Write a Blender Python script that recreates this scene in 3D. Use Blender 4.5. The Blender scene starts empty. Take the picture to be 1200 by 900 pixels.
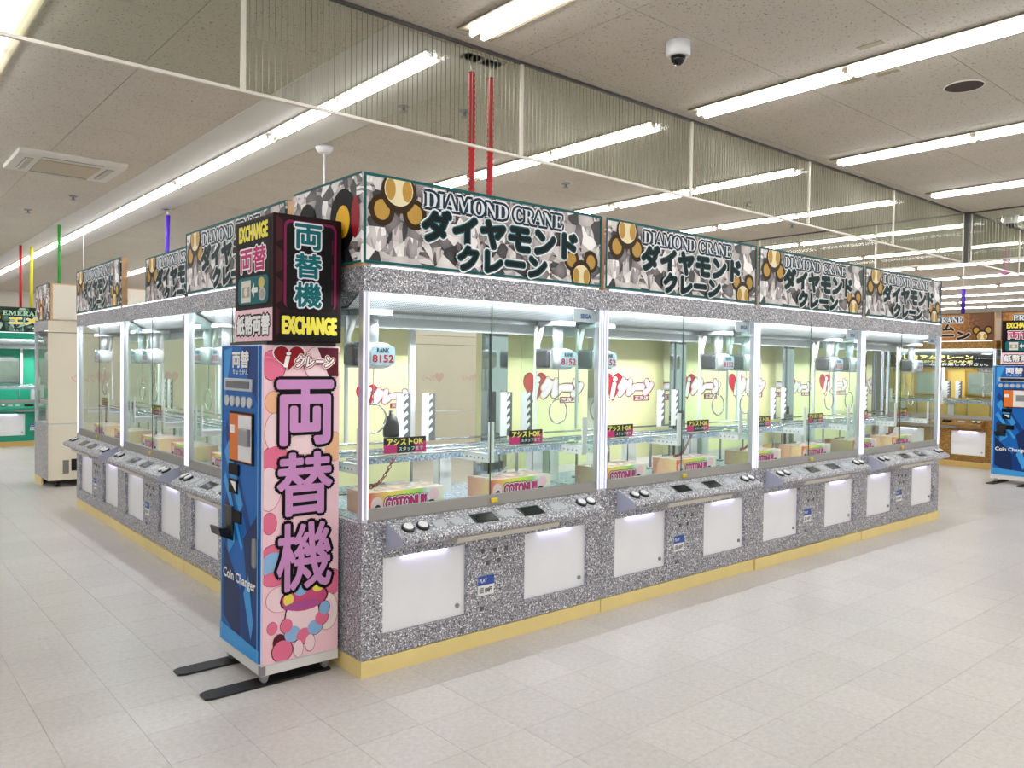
import bpy, bmesh, math, random
from mathutils import Matrix, Vector
random.seed(7)
SC = bpy.context.scene
COL = SC.collection

# ------------------------------------------------------------------ camera
cam_d = bpy.data.cameras.new('camera')
cam_d.sensor_fit = 'HORIZONTAL'; cam_d.sensor_width = 36.0
cam_d.lens = 934.07 / 1200 * 36.0
cam_d.clip_start = 0.05; cam_d.clip_end = 200
cam = bpy.data.objects.new('camera', cam_d); COL.objects.link(cam)
_yaw, _pit, _rol = -0.7069, -0.0233, 0.0122
_f = Vector((-math.sin(_yaw)*math.cos(_pit), math.cos(_yaw)*math.cos(_pit), math.sin(_pit)))
_r = Vector((math.cos(_yaw), math.sin(_yaw), 0)); _u = _r.cross(_f)
_c, _s = math.cos(_rol), math.sin(_rol)
_r, _u = _c*_r + _s*_u, -_s*_r + _c*_u
cam.matrix_world = Matrix(((_r.x, _u.x, -_f.x, -1.906), (_r.y, _u.y, -_f.y, -3.3173), (_r.z, _u.z, -_f.z, 1.5035), (0, 0, 0, 1)))
SC.camera = cam

# ------------------------------------------------------------------ world, exposure
W = bpy.data.worlds.new('world'); SC.world = W; W.use_nodes = True
_bg = W.node_tree.nodes['Background']
_bg.inputs[0].default_value = (1.0, 0.995, 0.99, 1); _bg.inputs[1].default_value = 0.8
SC.view_settings.view_transform = 'Standard'; SC.view_settings.look = 'None'
SC.view_settings.exposure = 0.18; SC.view_settings.gamma = 1.0; SC.view_settings.use_curve_mapping = False
SC.cycles.transparent_max_bounces = 40
SC.cycles.max_bounces = 8
TUBE_POWER = 19.0        # fluorescent tubes of the hall
CASE_WATTS = 15.5        # LED strip behind the header of each machine
LED_POWER = 1.0          # LED edging of the machines

# ------------------------------------------------------------------ materials
MATS = {}
def srgb(r, g, b):
    def f(v):
        v = v/255.0
        return v/12.92 if v <= 0.04045 else ((v+0.055)/1.055)**2.4
    return (f(r), f(g), f(b), 1.0)

def mat(name, col=(128, 128, 128), rough=0.5, metal=0.0, emit=None, power=1.0, spec=0.5, noise=0.0, nscale=30.0, coat=0.0):
    if name in MATS: return MATS[name]
    m = bpy.data.materials.new(name); m.use_nodes = True
    n = m.node_tree.nodes; l = m.node_tree.links
    b = n['Principled BSDF']
    c = srgb(*col)
    if 'print' in name: spec = min(spec, 0.18)
    b.inputs['Base Color'].default_value = c
    b.inputs['Roughness'].default_value = rough
    b.inputs['Metallic'].default_value = metal
    b.inputs['Specular IOR Level'].default_value = spec
    b.inputs['Coat Weight'].default_value = coat
    if noise > 0:
        tc = n.new('ShaderNodeTexCoord'); nz = n.new('ShaderNodeTexNoise')
        nz.inputs['Scale'].default_value = nscale; nz.inputs['Detail'].default_value = 3
        l.new(tc.outputs['Object'], nz.inputs['Vector'])
        r = n.new('ShaderNodeValToRGB')
        r.color_ramp.elements[0].position = 0.3; r.color_ramp.elements[1].position = 0.7
        r.color_ramp.elements[0].color = tuple(v*(1-noise) for v in c[:3]) + (1,)
        r.color_ramp.elements[1].color = tuple(min(1, v*(1+noise)) for v in c[:3]) + (1,)
        l.new(nz.outputs['Fac'], r.inputs['Fac']); l.new(r.outputs['Color'], b.inputs['Base Color'])
    if emit:
        b.inputs['Emission Color'].default_value = srgb(*emit); b.inputs['Emission Strength'].default_value = power
    MATS[name] = m
    return m

def glitter(name, dark, mid, light, scale=230):
    """fine flakes of metal foil: every small cell has its own tone and tilt"""
    m = bpy.data.materials.new(name); m.use_nodes = True
    n = m.node_tree.nodes; l = m.node_tree.links; b = n['Principled BSDF']
    tc = n.new('ShaderNodeTexCoord'); v = n.new('ShaderNodeTexVoronoi'); v.inputs['Scale'].default_value = scale
    l.new(tc.outputs['Object'], v.inputs['Vector'])
    sx = n.new('ShaderNodeSeparateColor'); l.new(v.outputs['Color'], sx.inputs['Color'])
    r = n.new('ShaderNodeValToRGB'); e = r.color_ramp.elements
    e[0].color = srgb(*dark); e[0].position = 0.0
    e[1].color = srgb(*light); e[1].position = 0.93
    k = e.new(0.45); k.color = srgb(*mid)
    k = e.new(0.82); k.color = srgb(*[min(255, int(q*1.12)) for q in mid])
    l.new(sx.outputs['Red'], r.inputs['Fac']); l.new(r.outputs['Color'], b.inputs['Base Color'])
    bp = n.new('ShaderNodeBump'); bp.inputs['Strength'].default_value = 0.35; bp.inputs['Distance'].default_value = 0.002
    l.new(sx.outputs['Green'], bp.inputs['Height']); l.new(bp.outputs['Normal'], b.inputs['Normal'])
    b.inputs['Metallic'].default_value = 0.15; b.inputs['Roughness'].default_value = 0.42
    MATS[name] = m
    return m

def glass(name, tint=(250, 254, 252), base=0.03, edge=0.55, rough=0.0):
    m = bpy.data.materials.new(name); m.use_nodes = True
    n = m.node_tree.nodes; l = m.node_tree.links
    n.remove(n['Principled BSDF'])
    out = n['Material Output']; mx = n.new('ShaderNodeMixShader')
    t = n.new('ShaderNodeBsdfTransparent'); t.inputs[0].default_value = srgb(*tint)
    g = n.new('ShaderNodeBsdfGlossy'); g.inputs['Roughness'].default_value = rough
    lw = n.new('ShaderNodeLayerWeight'); lw.inputs['Blend'].default_value = 0.5
    pw = n.new('ShaderNodeMath'); pw.operation = 'POWER'; pw.inputs[1].default_value = 4.5
    ml = n.new('ShaderNodeMath'); ml.operation = 'MULTIPLY_ADD'; ml.inputs[1].default_value = edge; ml.inputs[2].default_value = base
    l.new(lw.outputs['Facing'], pw.inputs[0]); l.new(pw.outputs[0], ml.inputs[0]); l.new(ml.outputs[0], mx.inputs[0])
    l.new(t.outputs[0], mx.inputs[1]); l.new(g.outputs[0], mx.inputs[2]); l.new(mx.outputs[0], out.inputs['Surface'])
    MATS[name] = m
    return m

def shards(name, stops, scale=(6.0, 6.0, 6.0), fine=17.0):
    """printed crystal facets: angular cells crossed by finer slivers"""
    m = bpy.data.materials.new(name); m.use_nodes = True
    n = m.node_tree.nodes; l = m.node_tree.links; b = n['Principled BSDF']
    tc = n.new('ShaderNodeTexCoord'); mp = n.new('ShaderNodeMapping'); mp.inputs['Scale'].default_value = scale
    l.new(tc.outputs['Object'], mp.inputs['Vector'])
    def cells(sc, rot, stretch):
        q = n.new('ShaderNodeMapping'); q.inputs['Rotation'].default_value = rot; q.inputs['Scale'].default_value = stretch
        l.new(mp.outputs[0], q.inputs['Vector'])
        v = n.new('ShaderNodeTexVoronoi'); v.inputs['Scale'].default_value = sc; l.new(q.outputs[0], v.inputs['Vector'])
        k = n.new('ShaderNodeSeparateColor'); l.new(v.outputs['Color'], k.inputs[0])
        return k.outputs['Red'], k.outputs['Green'], v.outputs['Distance']
    a1, b1, d1 = cells(2.1, (0, 0.5, 0.3), (1, 1, 1)); a2, b2, d2 = cells(2.3, (0.2, 0.9, 0.4), (1, 1, 3.4)); a3, b3, d3 = cells(2.3, (0.1, -0.7, 0.2), (3.6, 1, 1))
    def mth(op, x, y, z=None):
        k = n.new('ShaderNodeMath'); k.operation = op
        for t, w in enumerate((x, y, z)):
            if w is None: continue
            if isinstance(w, (int, float)): k.inputs[t].default_value = w
            else: l.new(w, k.inputs[t])
        return k.outputs[0]
    # big facets, some of them broken into slivers one way or the other
    pick = mth('GREATER_THAN', b1, 0.42); pick2 = mth('GREATER_THAN', b1, 0.72)
    sliv = mth('ADD', mth('MULTIPLY', a2, mth('SUBTRACT', 1.0, pick2)), mth('MULTIPLY', a3, pick2))
    tone = mth('ADD', mth('MULTIPLY', a1, mth('SUBTRACT', 1.0, mth('MULTIPLY', pick, 0.62))), mth('MULTIPLY', sliv, mth('MULTIPLY', pick, 0.62)))
    d4 = n.new('ShaderNodeMath'); d4.operation = 'MULTIPLY_ADD'; d4.inputs[1].default_value = -0.22
    l.new(d1, d4.inputs[0]); l.new(mth('ADD', mth('MULTIPLY_ADD', tone, 1.25, -0.13), 0.08), d4.inputs[2])
    r = n.new('ShaderNodeValToRGB'); e = r.color_ramp.elements
    e[0].position = stops[0][0]; e[0].color = srgb(*stops[0][1]); e[1].position = stops[-1][0]; e[1].color = srgb(*stops[-1][1])
    for p, c in stops[1:-1]:
        k = e.new(p); k.color = srgb(*c)
    l.new(d4.outputs[0], r.inputs['Fac']); l.new(r.outputs['Color'], b.inputs['Base Color'])
    b.inputs['Roughness'].default_value = 0.35
    MATS[name] = m
    return m

def ramp_mat(name, axis, stops, scale, rough=0.4, wob=0.0):
    """flat print whose colour runs along one axis of the object"""
    m = bpy.data.materials.new(name); m.use_nodes = True
    n = m.node_tree.nodes; l = m.node_tree.links; b = n['Principled BSDF']
    tc = n.new('ShaderNodeTexCoord'); sp = n.new('ShaderNodeSeparateXYZ'); l.new(tc.outputs['Object'], sp.inputs[0])
    a = n.new('ShaderNodeMath'); a.operation = 'MULTIPLY_ADD'; a.inputs[1].default_value = scale[0]; a.inputs[2].default_value = scale[1]
    l.new(sp.outputs[axis], a.inputs[0])
    src = a.outputs[0]
    if wob:
        nz = n.new('ShaderNodeTexNoise'); nz.inputs['Scale'].default_value = 22; l.new(tc.outputs['Object'], nz.inputs['Vector'])
        k = n.new('ShaderNodeMath'); k.operation = 'MULTIPLY_ADD'; k.inputs[1].default_value = wob
        l.new(nz.outputs['Fac'], k.inputs[0]); l.new(src, k.inputs[2]); src = k.outputs[0]
    r = n.new('ShaderNodeValToRGB'); e = r.color_ramp.elements
    e[0].position = stops[0][0]; e[0].color = srgb(*stops[0][1]); e[1].position = stops[-1][0]; e[1].color = srgb(*stops[-1][1])
    for p, c in stops[1:-1]:
        k = e.new(p); k.color = srgb(*c)
    l.new(src, r.inputs['Fac']); l.new(r.outputs['Color'], b.inputs['Base Color'])
    b.inputs['Roughness'].default_value = rough
    MATS[name] = m
    return m

def mosaic(name, cols, scale):
    """printed patchwork of random colour patches"""
    m = bpy.data.materials.new(name); m.use_nodes = True
    n = m.node_tree.nodes; l = m.node_tree.links; b = n['Principled BSDF']
    tc = n.new('ShaderNodeTexCoord'); v = n.new('ShaderNodeTexVoronoi'); v.inputs['Scale'].default_value = scale
    l.new(tc.outputs['Object'], v.inputs['Vector'])
    s = n.new('ShaderNodeSeparateColor'); l.new(v.outputs['Color'], s.inputs[0])
    r = n.new('ShaderNodeValToRGB'); r.color_ramp.interpolation = 'CONSTANT'; e = r.color_ramp.elements
    e[0].color = srgb(*cols[0]); e[1].position = 1.0/len(cols); e[1].color = srgb(*cols[1])
    for i, c in enumerate(cols[2:], 2):
        k = e.new(i/len(cols)); k.color = srgb(*c)
    l.new(s.outputs['Red'], r.inputs['Fac']); l.new(r.outputs['Color'], b.inputs['Base Color'])
    b.inputs['Roughness'].default_value = 0.35
    MATS[name] = m
    return m

def speckle_ceiling():
    m = bpy.data.materials.new('acoustic_board'); m.use_nodes = True
    n = m.node_tree.nodes; l = m.node_tree.links; b = n['Principled BSDF']
    tc = n.new('ShaderNodeTexCoord'); ob = n.new('ShaderNodeObjectInfo')
    ad = n.new('ShaderNodeVectorMath'); ad.operation = 'ADD'
    l.new(tc.outputs['Object'], ad.inputs[0]); l.new(ob.outputs['Location'], ad.inputs[1])
    n1 = n.new('ShaderNodeTexNoise'); n1.inputs['Scale'].default_value = 75; n1.inputs['Detail'].default_value = 2
    l.new(ad.outputs[0], n1.inputs['Vector'])
    r1 = n.new('ShaderNodeValToRGB'); r1.color_ramp.elements[0].position = 0.30; r1.color_ramp.elements[1].position = 0.385
    r1.color_ramp.elements[0].color = (0.40, 0.39, 0.38, 1); r1.color_ramp.elements[1].color = (1, 1, 1, 1)
    l.new(n1.outputs['Fac'], r1.inputs['Fac'])
    n2 = n.new('ShaderNodeTexNoise'); n2.inputs['Scale'].default_value = 1.7; l.new(ad.outputs[0], n2.inputs['Vector'])
    r2 = n.new('ShaderNodeValToRGB')
    r2.color_ramp.elements[0].color = srgb(196, 188, 176); r2.color_ramp.elements[1].color = srgb(208, 200, 188)
    l.new(n2.outputs['Fac'], r2.inputs['Fac'])
    mx = n.new('ShaderNodeMix'); mx.data_type = 'RGBA'; mx.blend_type = 'MULTIPLY'; mx.inputs[0].default_value = 1.0
    l.new(r2.outputs['Color'], mx.inputs[6]); l.new(r1.outputs['Color'], mx.inputs[7])
    l.new(mx.outputs[2], b.inputs['Base Color']); b.inputs['Roughness'].default_value = 0.85
    MATS['acoustic_board'] = m
    return m

def vinyl_tile():
    m = bpy.data.materials.new('vinyl_tile'); m.use_nodes = True
    n = m.node_tree.nodes; l = m.node_tree.links; b = n['Principled BSDF']
    ge = n.new('ShaderNodeNewGeometry'); ob = n.new('ShaderNodeObjectInfo')
    n1 = n.new('ShaderNodeTexNoise'); n1.inputs['Scale'].default_value = 42; n1.inputs['Detail'].default_value = 5; n1.inputs['Roughness'].default_value = 0.75
    l.new(ge.outputs['Position'], n1.inputs['Vector'])
    n2 = n.new('ShaderNodeTexNoise'); n2.inputs['Scale'].default_value = 0.8; n2.inputs['Detail'].default_value = 4
    l.new(ge.outputs['Position'], n2.inputs['Vector'])
    r1 = n.new('ShaderNodeValToRGB')
    r1.color_ramp.elements[0].position = 0.36; r1.color_ramp.elements[1].position = 0.62
    r1.color_ramp.elements[0].color = srgb(202, 198, 194); r1.color_ramp.elements[1].color = srgb(219, 215, 212)
    l.new(n1.outputs['Fac'], r1.inputs['Fac'])
    ad = n.new('ShaderNodeMath'); ad.operation = 'ADD'
    l.new(ob.outputs['Random'], ad.inputs[0]); l.new(ge.outputs['Random Per Island'], ad.inputs[1])
    md = n.new('ShaderNodeMath'); md.operation = 'FRACT'; l.new(ad.outputs[0], md.inputs[0])
    h = n.new('ShaderNodeMapRange'); h.inputs['To Min'].default_value = 0.955; h.inputs['To Max'].default_value = 1.025
    l.new(md.outputs[0], h.inputs['Value'])
    w = n.new('ShaderNodeMapRange'); w.inputs['From Min'].default_value = 0.3; w.inputs['From Max'].default_value = 0.7
    w.inputs['To Min'].default_value = 0.93; w.inputs['To Max'].default_value = 1.04
    l.new(n2.outputs['Fac'], w.inputs['Value'])
    mm = n.new('ShaderNodeMath'); mm.operation = 'MULTIPLY'; l.new(h.outputs[0], mm.inputs[0]); l.new(w.outputs[0], mm.inputs[1])
    mx = n.new('ShaderNodeVectorMath'); mx.operation = 'SCALE'
    l.new(r1.outputs['Color'], mx.inputs[0]); l.new(mm.outputs[0], mx.inputs['Scale'])
    l.new(mx.outputs[0], b.inputs['Base Color'])
    rr = n.new('ShaderNodeMapRange'); rr.inputs['To Min'].default_value = 0.24; rr.inputs['To Max'].default_value = 0.38
    l.new(n2.outputs['Fac'], rr.inputs['Value']); l.new(rr.outputs[0], b.inputs['Roughness'])
    b.inputs['Specular IOR Level'].default_value = 0.55
    MATS['vinyl_tile'] = m
    return m

def perforated():
    m = bpy.data.materials.new('perforated_metal'); m.use_nodes = True
    n = m.node_tree.nodes; l = m.node_tree.links; b = n['Principled BSDF']
    tc = n.new('ShaderNodeTexCoord'); mp = n.new('ShaderNodeMapping'); mp.inputs['Scale'].default_value = (92, 92, 0.001)
    l.new(tc.outputs['Object'], mp.inputs['Vector'])
    v = n.new('ShaderNodeTexVoronoi'); v.inputs['Scale'].default_value = 1.0; v.inputs['Randomness'].default_value = 0.0
    l.new(mp.outputs[0], v.inputs['Vector'])
    r = n.new('ShaderNodeValToRGB'); r.color_ramp.elements[0].position = 0.30; r.color_ramp.elements[1].position = 0.36
    r.color_ramp.elements[0].color = srgb(40, 42, 46); r.color_ramp.elements[1].color = srgb(160, 162, 167)
    l.new(v.outputs['Distance'], r.inputs['Fac']); l.new(r.outputs['Color'], b.inputs['Base Color'])
    b.inputs['Metallic'].default_value = 0.4; b.inputs['Roughness'].default_value = 0.45
    MATS['perforated_metal'] = m
    return m

G_SILVER = glitter('silver_glitter', (58, 58, 66), (158, 158, 166), (255, 255, 255), 185)
G_GREEN = mat('green_laminate', (16, 150, 120), 0.35)
G_GOLD = glitter('gold_laminate', (96, 66, 18), (142, 103, 34), (200, 154, 74), 120)
G_BLUEG = glitter('blue_glitter', (90, 110, 140), (160, 178, 200), (245, 248, 255), 160)
GLASS = glass('clear_glass')
SMOKE_GLASS = glass('smoke_curtain_glass', (245, 247, 243), 0.012, 0.10)
BOARD = speckle_ceiling(); TILE = vinyl_tile(); PERF = perforated()
SHARD = shards('crystal_print', [(0.06, (24, 22, 24)), (0.20, (74, 69, 71)), (0.36, (150, 142, 142)), (0.55, (196, 188, 186)), (0.75, (226, 220, 218)), (0.95, (252, 249, 248))])
SHARD_G = shards('emerald_print', [(0.15, (4, 10, 8)), (0.5, (12, 40, 30)), (0.75, (60, 110, 90)), (0.95, (170, 200, 190))], (3, 3, 3))
SHARD_O = ramp_mat('gold_print', 'X', [(0.0, (96, 52, 14)), (0.25, (150, 88, 24)), (0.45, (214, 150, 44)), (0.6, (140, 80, 24)), (0.8, (190, 124, 40)), (1.0, (110, 62, 18))], (0.55, 0.0), 0.4, 0.5)
WHITE = mat('white_enamel', (232, 233, 235), 0.35); WHITEP = mat('white_print', (244, 244, 244), 0.45)
FROST = mat('frosted_acrylic', (246, 247, 250), 0.3, spec=0.6, noise=0.02, nscale=4)
BEIGE = mat('beige_panel', (226, 217, 198), 0.5, noise=0.02, nscale=3)
KICK = mat('yellow_kick_plate', (238, 217, 146), 0.4, noise=0.03, nscale=6)
KICKG = mat('gold_kick_plate', (205, 172, 96), 0.4)
DARKT = mat('teal_edge', (8, 92, 94), 0.5, spec=0.2); TEAL = mat('teal_print', (14, 104, 110), 0.5); DTEAL = mat('dark_teal_print', (2, 20, 24), 0.5)
NAVY = mat('navy_print', (22, 46, 64), 0.45)
BLACK = mat('black_print', (10, 8, 9), 0.55, spec=0.2); BLACKM = mat('black_plastic', (18, 18, 20), 0.35); GREYP = mat('grey_metal', (150, 150, 152), 0.35, 0.5)
SILL = mat('grey_sill', (138, 136, 132), 0.4, 0.2); LAV = mat('lavender_end_cap', (176, 178, 200), 0.4)
CHROME = mat('chrome', (205, 210, 215), 0.06, 1.0); STEEL = mat('brushed_steel', (200, 203, 207), 0.25, 0.9, noise=0.05, nscale=80)
ALU = mat('aluminium_profile', (210, 213, 222), 0.3, 0.6)
TAN = mat('tan_print', (192, 152, 72), 0.45); CREAM = mat('cream_print', (240, 226, 186), 0.45); BROWN = mat('brown_print', (54, 36, 10), 0.45)
YEL = mat('yellow_print', (240, 226, 90), 0.45); RED = mat('red_print', (196, 24, 48), 0.45); DRED = mat('dark_red_print', (150, 22, 34), 0.45)
POSTER = mat('yellow_poster', (250, 243, 188), 0.45, noise=0.015, nscale=5)
PINK = mat('pink_print', (250, 208, 218), 0.45); FPINK = mat('faint_pink_print', (222, 190, 178), 0.5)
MAUVE = mat('mauve_print', (206, 146, 200), 0.45); MAG = mat('magenta_print', (190, 34, 110), 0.45)
WOOD = mat('pine_frame', (214, 176, 134), 0.6, noise=0.12, nscale=20)
LED = mat('led_edge', (240, 242, 255), 0.4, emit=(216, 216, 250), power=LED_POWER)
LEDW = mat('led_white', (250, 250, 255), 0.4, emit=(240, 244, 255), power=1.6)
CASEL = mat('case_led', (255, 255, 255), 0.4, emit=(250, 252, 255), power=6.0)
TUBEM = mat('fluorescent_tube', (255, 255, 255), 0.4, emit=(251, 252, 255), power=TUBE_POWER)
DISP = mat('dark_display', (24, 26, 26), 0.12); BLUEST = mat('blue_sticker', (46, 84, 170), 0.45)
RCHAIN = mat('red_chain', (150, 20, 34), 0.4); WCHAIN = mat('white_chain', (236, 236, 232), 0.4)
REDTUBE = mat('red_conduit', (186, 20, 28), 0.45); PURPLE = mat('purple_conduit', (84, 44, 190), 0.5); GREENC = mat('green_conduit', (40, 160, 50), 0.5)
YELC = mat('yellow_conduit', (230, 220, 40), 0.5); PINKC = mat('pink_conduit', (228, 130, 190), 0.5); NAVYC = mat('navy_conduit', (30, 30, 70), 0.5)
MONITOR = mat('monitor_glass', (120, 130, 120), 0.25, noise=0.1, nscale=9)
GINT = mat('green_lining', (24, 176, 142), 0.45); OINT = mat('gold_lining', (214, 178, 92), 0.4)

# ------------------------------------------------------------------ mesh building
class MB:
    def __init__(s): s.v = []; s.f = []; s.m = []; s.sm = []
    def add(s, vs, fs, mi=0, smooth=False):
        o = len(s.v); s.v += [tuple(v) for v in vs]
        for f in fs: s.f.append(tuple(i+o for i in f)); s.m.append(mi); s.sm.append(smooth)
        return s
    def box(s, x0, y0, z0, x1, y1, z1, mi=0):
        vs = [(x0,y0,z0),(x1,y0,z0),(x1,y1,z0),(x0,y1,z0),(x0,y0,z1),(x1,y0,z1),(x1,y1,z1),(x0,y1,z1)]
        return s.add(vs, [(0,3,2,1),(4,5,6,7),(0,1,5,4),(1,2,6,5),(2,3,7,6),(3,0,4,7)], mi)
    def rbox(s, x0, y0, z0, x1, y1, z1, b=0.005, seg=2, mi=0):
        bm = bmesh.new(); bmesh.ops.create_cube(bm, size=1)
        for v in bm.verts: v.co = Vector(((x0+x1)/2+v.co.x*(x1-x0), (y0+y1)/2+v.co.y*(y1-y0), (z0+z1)/2+v.co.z*(z1-z0)))
        bmesh.ops.bevel(bm, geom=bm.edges[:], offset=b, segments=seg, profile=0.5, affect='EDGES')
        bm.verts.index_update()
        s.add([v.co[:] for v in bm.verts], [[v.index for v in f.verts] for f in bm.faces], mi, seg > 2); bm.free()
        return s
    def prism(s, prof, a, b, axis='x', mi=0, capmi=None):
        n = len(prof); vs = []
        for t in (a, b):
            for p, q in prof:
                vs.append((t, p, q) if axis == 'x' else ((p, t, q) if axis == 'y' else (p, q, t)))
        s.add(vs, [(i, (i+1) % n, n+(i+1) % n, n+i) for i in range(n)], mi)
        o = len(s.v)-2*n
        for f in (tuple(range(n-1, -1, -1)), tuple(range(n, 2*n))):
            s.f.append(tuple(i+o for i in f)); s.m.append(mi if capmi is None else capmi); s.sm.append(False)
        return s
    def tube(s, path, r, n=8, closed=False, mi=0, cap=True):
        P = [Vector(p) for p in path]; m = len(P); rings = []
        up = Vector((0, 0, 1))
        for i, p in enumerate(P):
            a = P[(i-1) % m] if (closed or i > 0) else p; b = P[(i+1) % m] if (closed or i < m-1) else p
            t = (b-a).normalized()
            x = t.cross(up)
            if x.length < 1e-3: x = t.cross(Vector((0, 1, 0)))
            x.normalize(); y = t.cross(x)
            rr = r[i] if isinstance(r, (list, tuple)) else r
            rings.append([p + x*rr*math.cos(2*math.pi*k/n) + y*rr*math.sin(2*math.pi*k/n) for k in range(n)])
        vs = [q for R in rings for q in R]; fs = []
        for i in range(m if closed else m-1):
            j = (i+1) % m
            for k in range(n): fs.append((i*n+k, i*n+(k+1) % n, j*n+(k+1) % n, j*n+k))
        s.add(vs, fs, mi, True)
        if cap and not closed:
            o = len(s.v)-len(vs)
            s.f.append(tuple(o+k for k in range(n-1, -1, -1))); s.m.append(mi); s.sm.append(False)
            s.f.append(tuple(o+(m-1)*n+k for k in range(n))); s.m.append(mi); s.sm.append(False)
        return s
    def cyl(s, a, b, r, n=12, mi=0): return s.tube([a, b], r, n, mi=mi)
    def lathe(s, c, prof, n=20, mi=0):
        cx, cy, cz = c; m = len(prof)
        vs = [(cx+r*math.cos(2*math.pi*k/n), cy+r*math.sin(2*math.pi*k/n), cz+z) for r, z in prof for k in range(n)]
        fs = [(i*n+k, i*n+(k+1) % n, (i+1)*n+(k+1) % n, (i+1)*n+k) for i in range(m-1) for k in range(n)]
        s.add(vs, fs, mi, True)
        o = len(s.v)-len(vs)
        for i, rev in ((0, True), (m-1, False)):
            if prof[i][0] > 1e-6:
                q = [o+i*n+k for k in range(n)]
                s.f.append(tuple(reversed(q)) if rev else tuple(q)); s.m.append(mi); s.sm.append(False)
        return s
    def mesh(s, name, mats):
        me = bpy.data.meshes.new(name); me.from_pydata(s.v, [], s.f)
        for mm in (mats if isinstance(mats, (list, tuple)) else [mats]): me.materials.append(mm)
        me.polygons.foreach_set('material_index', s.m); me.polygons.foreach_set('use_smooth', s.sm)
        me.update()
        return me

def link(name, me, parent=None, loc=None, rz=None):
    o = bpy.data.objects.new(name, me); COL.objects.link(o)
    if parent: o.parent = parent
    if loc: o.location = loc
    if rz: o.rotation_euler = (0, 0, rz)
    return o
def obj(name, mb, mats, parent=None, loc=None, rz=None): return link(name, mb.mesh(name, mats), parent, loc, rz)
def tag(o, label, cat, group=None, kind=None):
    if label: o['label'] = label
    if cat: o['category'] = cat
    if group: o['group'] = group
    if kind: o['kind'] = kind
    return o
def struct(o): o['kind'] = 'structure'; return o
def empty(name, loc=(0, 0, 0), rz=0):
    o = bpy.data.objects.new(name, None); COL.objects.link(o); o.location = loc; o.rotation_euler = (0, 0, rz); o.empty_display_size = 0.1
    return o
def copy_tree(o, parent=None):
    c = o.copy(); COL.objects.link(c)
    if parent: c.parent = parent
    for ch in o.children: copy_tree(ch, c)
    return c

# ------------------------------------------------------------------ lettering and flat print
_TXT = {}
def glyphs(s, bev=0.0):
    k = (s, bev)
    if k in _TXT: return _TXT[k]
    c = bpy.data.curves.new('lettering', 'FONT'); c.body = s; c.resolution_u = 2; c.bevel_depth = bev; c.bevel_resolution = 0
    o = bpy.data.objects.new('lettering', c)
    me = o.to_mesh()
    vs = [v.co[:] for v in me.vertices]; fs = [tuple(p.vertices) for p in me.polygons]
    o.to_mesh_clear(); bpy.data.objects.remove(o); bpy.data.curves.remove(c)
    _TXT[k] = (vs, fs)
    return _TXT[k]

class Art:
    """flat printed pieces laid on one plane, in thin layers"""
    L = 0.0006
    def __init__(s): s.mb = MB(); s.mats = []; s.n = 0
    def mi(s, m):
        if m not in s.mats: s.mats.append(m)
        return s.mats.index(m)
    def poly(s, pts, m, layer=0):
        s.n += 1; z = layer*s.L + (s.n % 40)*0.000012
        s.mb.add([(x, y, z) for x, y in pts], [tuple(range(len(pts)))], s.mi(m)); return s
    def rect(s, x0, y0, x1, y1, m, layer=0): return s.poly([(x0, y0), (x1, y0), (x1, y1), (x0, y1)], m, layer)
    def rrect(s, x0, y0, x1, y1, r, m, layer=0):
        p = []
        for cx, cy, a in ((x1-r, y0+r, -90), (x1-r, y1-r, 0), (x0+r, y1-r, 90), (x0+r, y0+r, 180)):
            for k in range(5):
                t = math.radians(a+k*22.5); p.append((cx+r*math.cos(t), cy+r*math.sin(t)))
        return s.poly(p, m, layer)
    def disc(s, cx, cy, rx, ry, m, layer=0, clip=None, n=20):
        p = []
        for k in range(n):
            t = 2*math.pi*k/n; x, y = cx+rx*math.cos(t), cy+ry*math.sin(t)
            if clip: x = min(max(x, clip[0]), clip[2]); y = min(max(y, clip[1]), clip[3])
            p.append((x, y))
        return s.poly(p, m, layer)
    def heart(s, cx, cy, w, h, m, layer=0, skew=0.0):
        p = []
        for k in range(28):
            t = 2*math.pi*k/28
            x = 16*math.sin(t)**3/32; y = (13*math.cos(t)-5*math.cos(2*t)-2*math.cos(3*t)-math.cos(4*t))/29+0.09
            p.append((cx+w*x+skew*h*y, cy+h*y))
        return s.poly(p, m, layer)
    def text(s, st, box, layers, skew=0.0, flip=False):
        """layers: (outline weight in parts of the glyph height, material, layer)"""
        v0, _ = glyphs(st, 0.0)
        xs = [v[0] for v in v0]; ys = [v[1] for v in v0]
        ax, bx, ay, by = min(xs), max(xs), min(ys), max(ys)
        x0, y0, x1, y1 = box; sx = (x1-x0)/(bx-ax); sy = (y1-y0)/(by-ay)
        vs, fs = glyphs(st, 0.0); q = []
        for x, y, z in vs:
            X = x0+(x-ax)*sx; Y = y0+(y-ay)*sy; X += skew*(Y-y0)
            q.append((x0+x1-X if flip else X, Y))
        if flip: fs = [tuple(reversed(f)) for f in fs]
        for bev, m, layer in layers:
            # the outline of a letter is the letter repeated on a small circle
            r = bev*(y1-y0); offs = [(0.0, 0.0)]
            if r > 0: offs += [(r*math.cos(2*math.pi*k/12), r*math.sin(2*math.pi*k/12)) for k in range(12)]
            if bev > 0.09: offs += [(0.55*r*math.cos(2*math.pi*(k+0.5)/6), 0.55*r*math.sin(2*math.pi*(k+0.5)/6)) for k in range(6)]
            for k, (dx, dy) in enumerate(offs): s.mb.add([(X+dx, Y+dy, layer*s.L+k*0.000012) for X, Y in q], fs, s.mi(m))
        return s
    def mesh(s, name, org, xd, yd):
        o = Vector(org); X = Vector(xd); Y = Vector(yd); N = X.cross(Y)
        s.mb.v = [tuple(o+X*a+Y*b+N*c) for a, b, c in s.mb.v]
        return s.mb.mesh(name, s.mats)
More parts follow.
